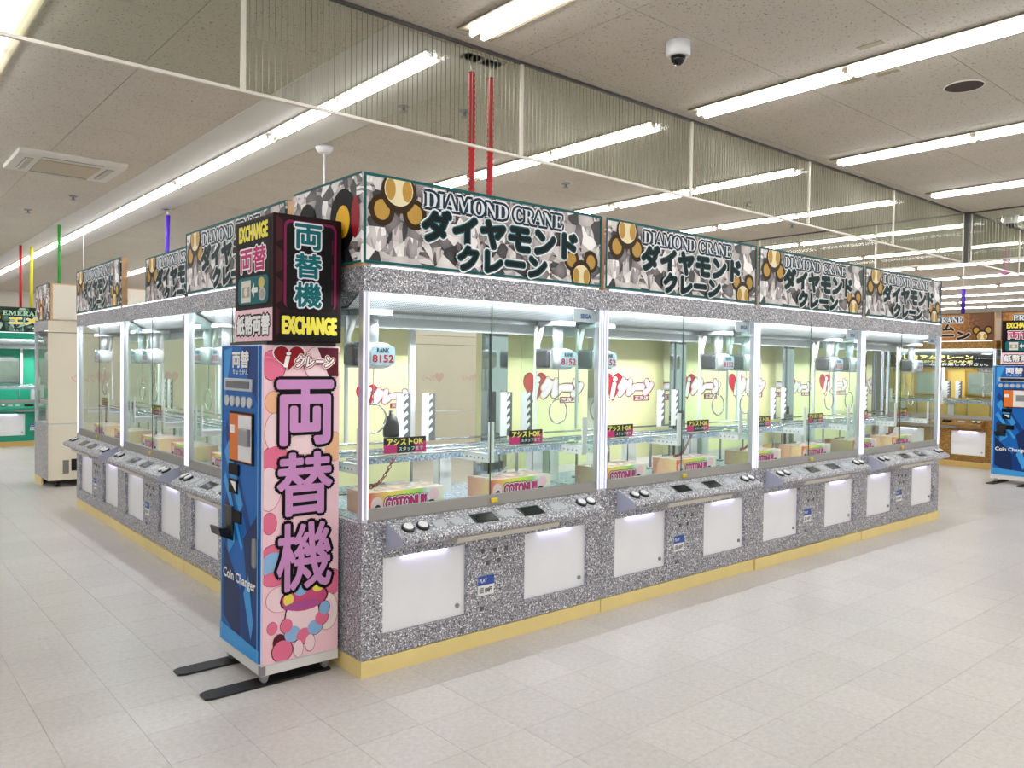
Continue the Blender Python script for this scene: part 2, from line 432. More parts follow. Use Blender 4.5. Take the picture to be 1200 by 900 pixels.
FRONT = ((1, 0, 0), (0, 0, 1)); LEFT = ((0, -1, 0), (0, 0, 1)); BACK = ((-1, 0, 0), (0, 0, 1)); RIGHT = ((0, 1, 0), (0, 0, 1))

def teddy(a, cx, cy, r, up, clip, dark=BROWN):
    """round-eared bear head reduced to plain discs, upright or upside down"""
    for sx in (-1, 1):
        a.disc(cx+sx*r*0.98, cy+up*r*1.02, r*0.74, r*0.8, dark, 2, clip); a.disc(cx+sx*r*0.98, cy+up*r*1.0, r*0.46, r*0.52, TAN, 3, clip)
    a.disc(cx, cy, r*1.05, r*1.08, dark, 4, clip); a.disc(cx, cy-up*r*0.12, r*0.86, r*0.84, CREAM, 5, clip)
    for sx in (-1, 1): a.disc(cx+sx*r*0.5, cy-up*r*0.1, r*0.3, r*0.55, TAN, 6, clip)
    a.rect(cx-r*0.06, cy-r*0.55, cx+r*0.06, cy+r*0.45, TAN, 7) if clip is None else None

def crane_logo(a, x0, y0, w, faint=False, flip=False, sub=True, layer=0):
    """heart with a white i, the word 'crane' in katakana beside it"""
    h = w*0.30
    red, wht, out = (FPINK, FPINK, FPINK) if faint else (RED, WHITEP, DRED)
    def fx(x): return x0+(w-(x-x0)) if flip else x
    a.heart(fx(x0+w*0.20), y0+h*0.62, w*0.40, h*1.35, out if not faint else red, layer)
    if not faint: a.heart(x0+w*0.20, y0+h*0.62, w*0.37, h*1.25, red, layer+1)
    if faint:
        a.text('クレーン', (x0+w*0.02 if flip else x0+w*0.42, y0+h*0.3, x0+w*0.6 if flip else x0+w, y0+h), [(0.05, wht, layer+2)], 0.0, flip); return
    a.text('i', (x0+w*0.15, y0+h*0.2, x0+w*0.21, y0+h*1.08), [(0.13, out, layer+2), (0.06, wht, layer+3)], 0.25)
    a.text('クレーン', (x0+w*0.30, y0+h*0.32, x0+w*0.98, y0+h*0.98), [(0.27, mat('umber_print', (104, 52, 52), 0.5), layer+2), (0.19, PINK, layer+3), (0.075, wht, layer+4)], 0.22)
    if sub:
        a.rect(x0+w*0.62, y0, x0+w*0.96, y0+h*0.27, DRED, layer+1)
        a.text('三次店', (x0+w*0.65, y0+h*0.04, x0+w*0.93, y0+h*0.23), [(0.04, wht, layer+2)])

# ------------------------------------------------------------------ structure: floor, ceiling, walls
X0, X1, Y0, Y1, H = -8.0, 28.0, -11.0, 24.0, 3.5
CAMP = Vector((-1.906, -3.3173, 1.5035))
fl = struct(obj('floor', MB().box(X0, Y0, -0.12, X1, Y1, -0.003), mat('tile_joint', (120, 112, 102), 0.6)))
def in_view(x, y, z, mg=0.25):
    d = Vector((x, y, z))-CAMP; zc = d.dot(_f)
    if zc < 0.2: return False
    return abs(d.dot(_r)/zc) < 0.642+mg and abs(d.dot(_u)/zc) < 0.482+mg
TS = 0.304; g = 0.0007
tile_me = MB().box(-TS/2+g, -TS/2+g, -0.003, TS/2-g, TS/2-g, 0.0).mesh('tile', TILE)
cells = []
i0, i1 = int((X0+0.345)/TS), int((X1+0.345)/TS); j0, j1 = int((Y0+0.575)/TS), int((Y1+0.575)/TS)
for i in range(i0, i1):
    for j in range(j0, j1):
        x, y = -0.345+(i+0.5)*TS, -0.575+(j+0.5)*TS
        seen = in_view(x, y, 0, 0.06) and not (0.3 < x < 6.3 and 0.3 < y < 7.9)
        cells.append((0 if seen else 1, (Vector((x, y, 0))-CAMP).length, x, y))
cells.sort()
for c in cells[:300]: link('tile', tile_me, fl, (c[2], c[3], 0))
mb = MB()
for c in cells[300:]:
    x, y = c[2], c[3]; q = TS/2-g
    mb.add([(x-q, y-q, 0), (x+q, y-q, 0), (x+q, y+q, 0), (x-q, y+q, 0)], [(0, 1, 2, 3)])
obj('tile', mb, TILE, fl)['kind'] = 'stuff'

ce = struct(obj('ceiling', MB().box(X0, Y0, H+0.012, X1, Y1, H+0.15), mat('ceiling_void', (64, 60, 56), 0.9)))
BX, BY, gp = 1.82, 0.91, 0.0022
board_me = MB().box(-BX/2+gp, -BY/2+gp, 0, BX/2-gp, BY/2-gp, 0.012).mesh('ceiling_board', BOARD)
cells = []
for i in range(-5, 17):
    for j in range(-15, 26):
        x, y = -0.3+BX*(i+0.5), 1.5+BY*(j+0.5)
        if X0 < x < X1 and Y0 < y < Y1: cells.append((0 if in_view(x, y, H, 0.2) else 1, (Vector((x, y, H))-CAMP).length, x, y))
cells.sort()
for c in cells[:300]: link('ceiling_board', board_me, ce, (c[2], c[3], H))
mb = MB()
for c in cells[300:]:
    x, y = c[2], c[3]; mb.box(x-BX/2+gp, y-BY/2+gp, H, x+BX/2-gp, y+BY/2-gp, H+0.012)
obj('ceiling_board', mb, BOARD, ce)['kind'] = 'stuff'
WALLM = mat('wall_paint', (190, 184, 172), 0.8, noise=0.03, nscale=2)
struct(obj('wall_back', MB().box(X0, Y1, 0, X1, Y1+0.15, H), WALLM)); struct(obj('wall_right', MB().box(X1, Y0, 0, X1+0.15, Y1, H), WALLM))
struct(obj('trim_1', MB().box(0.60, 0.75, H-0.006, 1.50, Y1, H), mat('light_ceiling_strip', (206, 203, 197), 0.7, noise=0.02, nscale=3)))

# ------------------------------------------------------------------ smoke curtain walls of wired glass
RAIL = mat('smoke_rail', (214, 208, 198), 0.4, 0.3); RAILD = mat('dark_rail', (84, 82, 80), 0.4, 0.4); WIRE = mat('wire', (138, 134, 120), 0.4, 0.6)
ZB = 2.87
def curtain(label, axis, fixed, marks, wires_from):
    root = empty('smoke_curtain', (marks[0], fixed, ZB) if axis == 'x' else (fixed, marks[0], ZB))
    tag(root, label, 'smoke barrier')
    off = Vector(root.location)
    def bx(mb, a, b, t0, t1, z0, z1):
        if axis == 'x': mb.box(a-off.x, t0, z0-off.z, b-off.x, t1, z1-off.z)
        else: mb.box(t0, a-off.y, z0-off.z, t1, b-off.y, z1-off.z)
        return mb
    a, b = marks[0], marks[-1]
    obj('bottom_rail', bx(MB(), a, b, -0.009, 0.009, ZB, ZB+0.016), RAIL, root)
    obj('top_rail', bx(MB(), a, b, -0.012, 0.012, H-0.018, H-0.001), RAILD, root)
    for k in range(len(marks)-1):
        p, q = marks[k], marks[k+1]
        obj('pane', bx(MB(), p+0.008, q-0.008, -0.003, 0.003, ZB+0.016, H-0.018), SMOKE_GLASS, root)
        if p >= wires_from:
            mb = MB(); n = int((q-p)/0.034)
            for t in range(1, n): bx(mb, p+t*0.034, p+t*0.034+0.0003, -0.0036, 0.0036, ZB+0.016, H-0.018)
            o = obj('wire_mesh', mb, WIRE, root); o['kind'] = 'stuff'
    for k, p in enumerate(marks):
        w = 0.012 if k else 0.02
        obj('mullion', bx(MB(), p-w, p+w, -0.008, 0.008, ZB, H-0.018), RAIL if k % 4 else RAIL, root)
    return root
curtain('wired glass smoke curtain hung from the ceiling above the near row of silver crane machines', 'x', 0.68, [-4.0, -2.15, -0.31, 1.56, 3.38, 5.21, 7.01, 8.98], -0.4)
curtain('wired glass smoke curtain crossing the ceiling beyond the far end of the silver machines', 'y', 9.0, [0.66-5.4, 0.66-3.6, 0.66-1.8, 0.68, 1.8, 3.6, 5.4, 7.2, 9.0], -9)
curtain('wired glass smoke curtain running on to the right of the thick dark post', 'x', 0.62, [9.05, 10.8, 12.6, 14.4, 16.2], -9)
tag(obj('ceiling_post', MB().box(-0.03, -0.03, 0, 0.03, 0.03, H-ZB), RAILD, None, (9.0, 0.65, ZB-0.0)), 'thick dark post where the two glass smoke curtains meet', 'post')

# ------------------------------------------------------------------ ceiling lights
ORD = ['first', 'second', 'third', 'fourth', 'fifth', 'sixth', 'seventh', 'eighth', 'ninth', 'tenth', 'eleventh', 'twelfth', 'thirteenth']
def light_meshes(w, lines, Ln):
    h = MB()
    t = 0.03
    h.prism([(-w/2, 0), (-w/2-0.012, -0.012), (-w/2, -0.012), (-w/2+0.03, -0.003), (w/2-0.03, -0.003), (w/2, -0.012), (w/2+0.012, -0.012), (w/2, 0)], 0, Ln, 'y')
    tb = MB().cyl((0, 0.0, 0), (0, Ln/2-0.06, 0), 0.0135, 8)
    so = MB()
    for x in lines:
        for y in (0.02, Ln/2-0.01, Ln/2+0.01, Ln-0.04): so.box(x-0.012, y, -0.034, x+0.012, y+0.02, 0)
    return h.mesh('housing', mat('lamp_reflector', (150, 140, 116), 0.5)), tb.mesh('tube', TUBEM), so.mesh('lamp_holder', mat('lamp_holder', (205, 200, 190), 0.5)), lines, Ln
LM2 = light_meshes(0.24, (-0.045, 0.045), 2.46); LM1 = light_meshes(0.16, (-0.03, 0.03), 2.46)
def ceiling_light(x, y, lm, label):
    r = tag(empty('ceiling_light', (x, y, H-0.001)), label, 'ceiling light', 'fluorescent ceiling lights')
    link('housing', lm[0], r); link('lamp_holder', lm[2], r)['kind'] = 'stuff'
    for lx in lm[3]:
        for ty in (0.04, lm[4]/2+0.02): link('tube', lm[1], r, (lx, ty, -0.028))
ROWS = [1.05, 3.27, 5.46, 7.6, 9.78, 11.95, 14.1, 16.3, 18.5, 20.7, 22.9, 25.1]
for i, x in enumerate(ROWS):
    for k in range(4 if x < 12 else 2):
        ceiling_light(x, 0.54-2.46-k*2.52, LM2, f'twin tube ceiling light, {ORD[i+1]} row from left, {ORD[k]} before the glass curtain')
    for k in range(9):
        ceiling_light(x, 0.92+k*2.5, LM1 if i == 0 else LM2, f'twin tube ceiling light, {ORD[i+1]} row from left, {ORD[k]} beyond the glass curtain')
for x in (-1.12, -3.3):  # rows out of view, added to brighten the near floor and machine fronts
    for k in range(4): ceiling_light(x, 0.54-2.46-k*2.52, LM2, f'unseen twin tube light added left of the viewer, {ORD[k]} in the {"row nearer" if x > -2 else "row farther"}')
for x in (-1.12, -3.3):  # rows past the frame edge, added for more light on the left floor
    for k in range(5): ceiling_light(x, 4.06+k*2.5, LM2, f'unseen twin tube light added over the left aisle, {ORD[k]} beyond the frame edge, {"row nearer" if x > -2 else "row farther"}')
ceiling_light(-1.12, 1.55, LM2, 'twin tube ceiling light cut by the upper left corner of the frame')

# ------------------------------------------------------------------ crane machines
MW, MD = 1.66, 0.80
ZK, ZG, ZH, ZL, ZB0, ZT = 0.085, 0.745, 1.85, 1.965, 1.98, 2.405
PAL = {
 'silver': dict(body=G_SILVER, edge=DARKT, print=SHARD, kick=KICK, win=FROST, cap=LAV, tray=mat('champagne_tray', (205, 198, 188), 0.35, 0.3), floor=G_BLUEG, post=ALU),
 'green': dict(body=G_GREEN, edge=mat('dark_green_edge', (8, 60, 46), 0.4), print=SHARD_G, kick=KICKG, win=FROST, cap=G_GREEN, tray=GREYP, floor=GREYP, post=ALU),
 'gold': dict(body=G_GOLD, edge=mat('bronze_edge', (90, 56, 18), 0.4), print=SHARD_O, kick=KICKG, win=FROST, cap=G_GOLD, tray=GREYP, floor=GREYP, post=ALU),
}
_ME = {}
def cached(key, fn):
    if key not in _ME: _ME[key] = fn()
    return _ME[key]

def banner_art(pal):
    a = Art(); clip = (0.012, ZB0+0.012, 1.60, ZT-0.012)
    if pal == 'silver':
        a.text('𝐃𝐈𝐀𝐌𝐎𝐍𝐃 𝐂𝐑𝐀𝐍𝐄', (0.34, 2.285, 1.29, 2.365), [(0.26, WHITEP, 8), (0.17, NAVY, 9), (0.0, mat('pale_print', (224, 230, 234), 0.45), 10)])
        a.text('ダイヤモンド', (0.33, 2.125, 1.40, 2.272), [(0.155, WHITEP, 11), (0.105, TEAL, 12), (0.062, DTEAL, 13)])
        a.text('クレーン', (0.55, 1.998, 1.16, 2.112), [(0.19, WHITEP, 14), (0.125, TEAL, 15), (0.07, DTEAL, 16)])
        teddy(a, 0.19, 2.335, 0.095, -1, clip); teddy(a, 1.45, 2.04, 0.082, 1, clip)
    elif pal == 'green':
        a.text('𝐄𝐌𝐄𝐑𝐀𝐋𝐃 𝐂𝐑𝐀𝐍𝐄', (0.30, 2.26, 1.45, 2.34), [(0.2, BLACK, 8), (0.04, mat('mint_print', (170, 214, 190), 0.45), 9)])
        a.text('エメラルド', (0.40, 2.11, 1.50, 2.235), [(0.16, BLACK, 10), (0.12, WHITEP, 11), (0.06, YEL, 12)])
        a.text('クレーン', (0.75, 1.995, 1.52, 2.095), [(0.16, BLACK, 10), (0.12, WHITEP, 11), (0.06, YEL, 12)])
        teddy(a, 0.16, 2.30, 0.08, -1, clip)
    else:
        a.text('𝐏𝐑𝐄𝐌𝐈𝐔𝐌 𝐂𝐑𝐀𝐍𝐄', (0.16, 2.26, 1.18, 2.35), [(0.2, WHITEP, 8), (0.15, BLACK, 9), (0.03, mat('pale_print'), 10)])
        a.text('プレミアム', (0.14, 2.14, 1.05, 2.24), [(0.16, WHITEP, 11), (0.11, BLACK, 12), (0.04, BROWN, 13)])
        a.text('クレーン', (0.42, 2.0, 1.28, 2.125), [(0.16, WHITEP, 14), (0.11, BLACK, 15), (0.04, BROWN, 16)])
        teddy(a, 1.46, 2.05, 0.085, 1, clip)
    return a.mesh('lettering', (0, 0, 0), *FRONT)

def capsule_mb():
    m = MB()
    m.rbox(-0.07, -0.08, -0.066, 0.135, 0.07, 0.066, 0.055, 4)
    return m

def machine(pal, loc, rz, label, posters=(), zigs=(1.28,), chrome=(), back='open', left_art=None, right_art=None, dense=True, bdy=0.0, monitor=False, gate=False):
    pl = PAL[pal]
    R = tag(empty('crane_machine', loc, rz), label, 'crane game', {'silver': 'silver crane machines of the island', 'green': None, 'gold': 'gold crane machines'}[pal])
    def P(name, fn, mats, parent=None, key=None):
        return link(name, cached((pal, key or name), lambda: fn().mesh(name, mats)), parent or R)
    # lower cabinet with two lit prize outlets
    def cabinet():
        m = MB()
        m.box(0.002, 0, ZK, 0.12, 0.03, ZG); m.box(0.635, 0, ZK, 1.035, 0.03, ZG); m.box(1.54, 0, ZK, 1.658, 0.03, ZG)
        for a, b in ((0.12, 0.635), (1.035, 1.54)): m.box(a, 0, 0.56, b, 0.03, ZG); m.box(a, 0, ZK, b, 0.03, 0.185)
        m.box(0.002, 0.03, ZK, 1.658, MD-0.012, ZG-0.005)
        return m
    cab = P('base_cabinet', cabinet, pl['body'])
    for a, b in ((0.12, 0.635), (1.035, 1.54)):
        w = P('prize_window', lambda: MB().box(a+0.001, 0.024, 0.186, b-0.001, 0.0295, 0.559), pl['win'], cab, f'pw{a}')
        P('window_light', lambda: MB().box(a+0.12, 0.006, 0.5583, b-0.12, 0.020, 0.5598), mat('violet_led', (225, 220, 255), 0.4, emit=(206, 200, 255), power=9), cab, f'wl{a}')
        P('window_lock', lambda: MB().cyl((b-0.05, 0.0245, 0.24), (b-0.05, 0.016, 0.24), 0.012, 10), GREYP, cab, f'wk{a}')
    def sticker():
        a = Art(); a.rect(0.705, 0.27, 0.815, 0.375, WHITEP, 1); a.rect(0.705, 0.325, 0.815, 0.375, BLUEST, 2)
        a.text('PLAY', (0.715, 0.34, 0.765, 0.36), [(0.02, WHITEP, 3)]); a.text('1回 100円', (0.715, 0.283, 0.80, 0.312), [(0.02, BLACK, 3)])
        return a
    link('price_sticker', cached((pal, 'sticker'), lambda: sticker().mesh('price_sticker', (0, -0.001, 0), *FRONT)), cab)
    for x, z in ((0.735, 0.51), (0.82, 0.505), (0.90, 0.50), (0.77, 0.44), (0.85, 0.445), (0.735, 0.20)):
        P('coin_slot', lambda: MB().rbox(x-0.012, -0.004, z-0.012, x+0.012, 0.001, z+0.012, 0.003, 1), mat('slot_grey', (96, 96, 100), 0.4, 0.3), cab, f'co{x}{z}')
    kp = P('kick_plate', lambda: MB().box(0.004, 0.0, 0.0, 1.656, 0.02, ZK-0.004).box(0.004, 0.02, 0.0, 0.024, 0.42 if back == 'panel' else 0.78, ZK-0.004).box(1.636, 0.02, 0.0, 1.656, 0.42 if back == 'panel' else 0.78, ZK-0.004), pl['kick'], None, 'kick'+str(back == 'panel'))
    kp.location = (0, -0.014 if len(label) % 2 else 0, 0)
    if dense or back == 'panel':
        for x in (0.12, 1.54):
            P('caster', lambda: MB().cyl((x-0.02, 0.7, 0.032), (x+0.02, 0.7, 0.032), 0.032, 12).box(x-0.03, 0.68, 0.04, x+0.03, 0.72, ZK), BLACKM, None, f'cs{x}')
    # control panel
    PROF = [(0.0, 0.742), (-0.145, 0.678), (-0.152, 0.662), (-0.146, 0.646), (-0.03, 0.605), (0.0, 0.600)]
    cp = P('control_panel', lambda: MB().prism(PROF, 0.135, 1.525, 'x', 0, 1), [pl['body'], pl['cap']])
    sl = Vector((0, -0.145, -0.064)).normalized(); nn = Vector((0, -0.064, 0.145)).normalized()
    def on(t, up=0.0): v = Vector((0, 0, 0.742))+sl*t+nn*up; return v.y, v.z
    for x in (0.21, 0.295, 1.40, 1.475):
        def button():
            m = MB(); y, z = on(0.085); y2, z2 = on(0.085, 0.010); y3, z3 = on(0.085, 0.017)
            m.cyl((x, y, z), (x, y2, z2), 0.034, 18, 0); m.cyl((x, y2, z2), (x, y3, z3), 0.025, 16, 1); return m
        P('button', button, [BLACKM, WHITE], cp, f'bt{x}')
    for x in (0.68, 1.01):
        def disp(t0=0.045, t1=0.125, w=0.075, up=0.003):
            m = MB(); a = on(t0); b = on(t1); c = on(t0, up); d = on(t1, up)
            return m.add([(x-w, *a), (x+w, *a), (x+w, *b), (x-w, *b), (x-w, *c), (x+w, *c), (x+w, *d), (x-w, *d)], [(4, 7, 6, 5), (0, 4, 5, 1), (1, 5, 6, 2), (2, 6, 7, 3), (3, 7, 4, 0)])
        dsp = P('display', disp, BLACKM, cp, f'dp{x}')
    def plate(x, w, t0, t1, up):
        c = on(t0, up); d = on(t1, up)
        return MB().add([(x-w, *c), (x+w, *c), (x+w, *d), (x-w, *d)], [(0, 3, 2, 1)])
    for x in (0.68, 1.01): P('display_glass', lambda: plate(x, 0.066, 0.052, 0.118, 0.0035), DISP, cp, f'dg{x}')
    for x, w in ((0.40, 0.035), (0.51, 0.035), (0.845, 0.05), (1.22, 0.05)):
        P('instruction_sticker', lambda: plate(x, w, 0.05, 0.11, 0.002), mat('pale_sticker', (186, 188, 194), 0.3), cp, f'is{x}')
    P('coin_tray', lambda: MB().prism([(-0.13, 0.646), (-0.150, 0.640), (-0.135, 0.612), (-0.05, 0.600), (-0.03, 0.606)], 0.46, 1.16), pl['tray'], cp)
    # glazing
    P('door_sill', lambda: MB().prism([(0.004, ZG-0.004), (0.004, 0.752), (0.022, 0.802), (0.05, 0.802), (0.05, ZG-0.004)], 0.036, 1.624), SILL)
    P('glass_door', lambda: MB().box(0.04, 0.026, 0.80, 0.83, 0.031, ZH), GLASS, None, 'gd1')
    P('glass_door', lambda: MB().box(0.80, 0.034, 0.80, 1.62, 0.039, ZH), GLASS, None, 'gd2')
    P('door_seal', lambda: MB().box(0.797, 0.022, 0.80, 0.803, 0.026, ZH), mat('dark_seal', (60, 68, 66), 0.5))
    P('door_lock', lambda: MB().rbox(0.79, -0.004, 0.762, 0.835, 0.008, 0.786, 0.004, 1), mat('yellow_tag', (226, 196, 40), 0.4))
    P('side_glass', lambda: MB().box(0.006, 0.05, ZG, 0.011, 0.77, ZH), GLASS, None, 'sg1'); P('side_glass', lambda: MB().box(1.649, 0.05, ZG, 1.654, 0.77, ZH), GLASS, None, 'sg2')
    for x0, s in ((0.004, 1), (1.656, -1)):
        pt = P('corner_post', lambda: MB().box(min(x0, x0+s*0.034), 0.006, ZG-0.004, max(x0, x0+s*0.034), 0.044, ZH), pl['post'], None, f'cp{x0}')
        for e in (0.003, 0.028):
            P('led_strip', lambda: MB().box(min(x0+s*e, x0+s*(e+0.005)), 0.002, 0.76, max(x0+s*e, x0+s*(e+0.005)), 0.006, ZH-0.01), LED, pt, f'ls{x0}{e}')
    # header
    hd = P('header', lambda: MB().box(0.001, 0.0, ZH, 1.659, 0.035, ZL).box(0.001, 0.035, ZH, 0.03, MD, ZL).box(1.63, 0.035, ZH, 1.659, MD, ZL).box(0.03, 0.035, ZL-0.02, 1.63, MD, ZL), pl['body'])
    P('led_strip', lambda: MB().box(0.05, -0.003, ZL, 1.60, 0.010, ZL+0.008), LEDW, hd, 'hled')
    # banner box of boards on wooden battens
    wood = P('banner_frame', lambda: MB().box(0.0, 0.012, ZL, 0.035, 0.06, ZT-0.004).box(1.588, 0.012, ZL, 1.622, 0.06, ZT-0.004).box(0.035, 0.012, ZT-0.04, 1.588, 0.05, ZT-0.004)
             .box(0.0, MD-0.07, ZL, 0.035, MD-0.03, ZT-0.006).box(1.588, MD-0.07, ZL, 1.622, MD-0.03, ZT-0.006).box(0.035, MD-0.07, ZT-0.045, 1.588, MD-0.03, ZT-0.006)
             .box(0.035, MD-0.07, ZL, 1.588, MD-0.03, ZL+0.04).prism([(0.06, ZL), (0.30, ZL), (0.06, ZL+0.30)], 0.004, 0.03), WOOD)
    bn = P('banner', lambda: MB().box(0.0, 0.0, ZB0, 1.622, 0.012, ZT, 0).box(0.0, -0.003, ZT-0.014, 1.622, 0.0, ZT, 1).box(0.0, -0.003, ZB0, 1.622, 0.0, ZB0+0.014, 1).box(0.0, -0.003, ZB0+0.014, 0.012, 0.0, ZT-0.014, 1).box(1.610, -0.003, ZB0+0.014, 1.622, 0.0, ZT-0.014, 1), [pl['print'], pl['edge']])
    me = cached((pal, 'letters'), lambda: banner_art(pal)); lo = link('lettering', me, bn); lo.location = (0, -0.0005, 0)
    bn.location = (0, bdy, 0); wood.location = (0, bdy, 0)
    P('banner_back', lambda: MB().box(0.02, MD-0.03, ZL+0.012, 1.60, MD-0.022, ZT-0.02), mat('primed_board', (232, 226, 214), 0.6), None, 'bb')
    if left_art:
        sb = P('side_banner', lambda: MB().box(-0.012, 0.0, ZB0, -0.0, 0.72, ZT, 0).box(-0.015, 0, ZT-0.010, -0.012, 0.72, ZT, 1).box(-0.015, 0, ZB0, -0.012, 0.72, ZB0+0.010, 1), [pl['print'], pl['edge']])
        clip = (-0.71, ZB0+0.012, -0.01, ZT-0.012)
        for k, (cx, cz, rx, rz, m) in enumerate(((-0.18, 2.20, 0.13, 0.15, BLACK), (-0.18, 2.19, 0.07, 0.08, mat('sun_print', (244, 190, 30), 0.45)), (-0.055, 2.20, 0.04, 0.10, DRED), (-0.56, 2.24, 0.09, 0.09, BLACK))):
            a = Art(); a.disc(cx, cz, rx, rz, m, 2+k, clip, 32); link('spot_print', a.mesh('spot_print', (-0.0125, 0, 0), *LEFT), sb)
    if right_art:
        sb = P('side_banner', lambda: MB().box(1.630, 0.0, ZB0, 1.642, 0.76, ZT, 0).box(1.642, 0, ZT-0.010, 1.645, 0.76, ZT, 1), [pl['print'], pl['edge']], None, 'rsb')
        a = Art(); teddy(a, 0.34, 2.07, 0.10, 1, (0.01, ZB0+0.01, 0.75, ZT-0.01), mat('maroon_print', (92, 30, 48), 0.45))
        link('spot_print', a.mesh('spot_print', (1.6425, 0, 0), *RIGHT), sb)
    # interior
    P('cabinet_floor', lambda: MB().box(0.03, 0.05, ZG-0.005, 1.63, MD-0.02, ZG), pl['floor'])
    P('perforated_ceiling', lambda: MB().prism([(0.078, ZH-0.002), (0.20, 1.777), (0.42, 1.777), (0.42, 1.787), (0.20, 1.787), (0.078, ZH+0.010)], 0.03, 1.63).box(0.03, 0.42, 1.80, 1.63, MD-0.01, 1.815), PERF)
    P('case_light', lambda: MB().box(0.10, 0.042, ZH+0.010, 1.56, 0.074, ZH+0.020), CASEL)
    ld = cached('case_lamp', lambda: bpy.data.lights.new('case_lamp', 'AREA'))
    ld.shape = 'RECTANGLE'; ld.size = 1.5; ld.size_y = 0.03; ld.energy = CASE_WATTS; ld.color = (0.96, 0.98, 1.0)
    lo = bpy.data.objects.new('case_lamp', ld); COL.objects.link(lo); lo.parent = R; lo.location = (0.83, 0.06, 1.838); lo.rotation_euler = (math.radians(42), 0, 0)
    P('gantry_beam', lambda: MB().box(0.03, 0.40, 1.695, 1.63, 0.44, 1.77), mat('gantry_white', (206, 210, 216), 0.4)); P('gantry_rail', lambda: MB().box(0.03, 0.335, 1.750, 1.63, 0.35, 1.775), STEEL)
    for x, s in ((0.18, 1), (1.48, -1)):
        c = tag(P('catcher', lambda: MB().box(x-0.07, 0.14, 1.748, x+0.07, 0.33, 1.774).cyl((x, 0.22, 1.60), (x, 0.22, 1.75), 0.032, 16), mat('shaft_grey', (186, 190, 198), 0.35, 0.3), None, f'ct{x}'), None, None)
        ca = link('catcher_head', cached((pal, 'caph'), lambda: capsule_mb().mesh('catcher_head', mat('silver_plastic', (216, 219, 224), 0.25, 0.3))), c, (x-0.03, 0.22, 1.545))
        def face():
            a = Art(); a.rrect(x-0.055, 1.498, x+0.085, 1.592, 0.02, mat('panel_blue', (150, 176, 190), 0.4), 1)
            a.text('RANK', (x-0.02, 1.56, x+0.05, 1.582), [(0.05, NAVY, 2)]); a.text('8152', (x-0.045, 1.512, x+0.075, 1.548), [(0.05, DRED, 2)])
            return a.mesh('display_panel', (0, 0.138, 0), *FRONT)
        link('display_panel', cached((pal, f'cf{x}'), face), c)
        P('bumper', lambda: MB().rbox(x-0.135, 0.160, 1.492, x-0.095, 0.280, 1.600, 0.018, 3), mat('bumper_grey', (74, 76, 80), 0.35, 0.3), c, f'cb{x}')
        P('bumper_ring', lambda: MB().rbox(x-0.118, 0.150, 1.482, x-0.098, 0.290, 1.610, 0.009, 2), STEEL, c, f'cr{x}')
        P('arm_link', lambda: MB().tube([(x-0.05, 0.30, 1.75), (x-0.09, 0.30, 1.64), (x-0.10, 0.29, 1.58)], 0.014, 8), WHITE, c, f'al{x}')
        def hang():
            m = MB().tube([(x+0.01, 0.22, 1.49), (x+0.01, 0.22, 1.30)], 0.003, 6)
            m.tube([(x+0.01+0.075*math.sin(2*math.pi*k/20), 0.22, 1.225+0.075*math.cos(2*math.pi*k/20)) for k in range(20)], 0.005, 6, True); return m
        P('ring_hook', hang, STEEL, c, f'rh{x}')
        P('side_rail', lambda: MB().box(x-0.10, 0.31, 1.10, x-0.085, 0.325, 1.748), WHITE, None, f'sr{x}')
    for i, z0 in enumerate(zigs):
        for q in (-0.115, 0.055):
            def zig():
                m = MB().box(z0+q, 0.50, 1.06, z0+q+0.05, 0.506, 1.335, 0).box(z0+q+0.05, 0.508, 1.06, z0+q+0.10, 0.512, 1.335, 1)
                for k in range(5): m.prism([(z0+q+0.05, 1.10+k*0.048), (z0+q+0.078, 1.125+k*0.048), (z0+q+0.072, 1.14+k*0.048), (z0+q+0.05, 1.122+k*0.048)], 0.499, 0.507, 'y')
                return m
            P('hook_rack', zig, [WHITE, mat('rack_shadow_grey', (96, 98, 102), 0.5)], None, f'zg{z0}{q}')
    for x in chrome:
        for u, v, y, z in ((-0.11, -0.05, 0.60, 1.72), (-0.045, -0.005, 0.585, 1.80), (0, 0.035, 0.60, 1.78), (0.04, 0.11, 0.61, 1.72)):
            P('chrome_strip', lambda: MB().box(x+u, y, ZG, x+v, 0.66, z), CHROME, None, f'ch{x}{u}')
    P('slotted_upright', lambda: MB().box(0.655, 0.60, 1.0, 0.695, 0.62, 1.80), WHITE)
    pf = P('play_field', lambda: MB().box(0.04, 0.58, 1.0, 1.62, 0.60, 1.012), G_BLUEG)
    for u, v in ((0.04, 0.80), (0.92, 1.56)): P('glitter_ledge', lambda: MB().box(u, 0.26, 0.985, v, 0.266, 1.015), G_BLUEG, pf, f'gl{u}')
    for y, z in ((0.20, 1.03), (0.27, 1.035), (0.42, 1.035), (0.50, 1.03), (0.56, 1.06)):
        P('bar', lambda: MB().cyl((0.03, y, z), (1.63, y, z), 0.006, 8), STEEL, pf, f'bar{y}')
    for x in (0.045, 0.86, 1.595):
        P('arm_bracket', lambda: MB().box(x-0.02, 0.09, 0.965, x-0.014, 0.66, 1.012).box(x-0.02, 0.09, 1.006, x+0.02, 0.66, 1.012).box(x-0.02, 0.09, 0.965, x+0.02, 0.096, 1.19), WHITE, pf, f'ab{x}')
        def holes():
            m = MB()
            for k in range(14): m.cyl((x-0.0205, 0.14+k*0.036, 0.986), (x-0.0215, 0.14+k*0.036, 0.986), 0.005, 6)
            return m
        o = P('hole', holes, mat('hole_dark', (70, 72, 76), 0.6), pf, f'ho{x}'); o['kind'] = 'stuff'
        xs = max(x-0.06, 0.02)
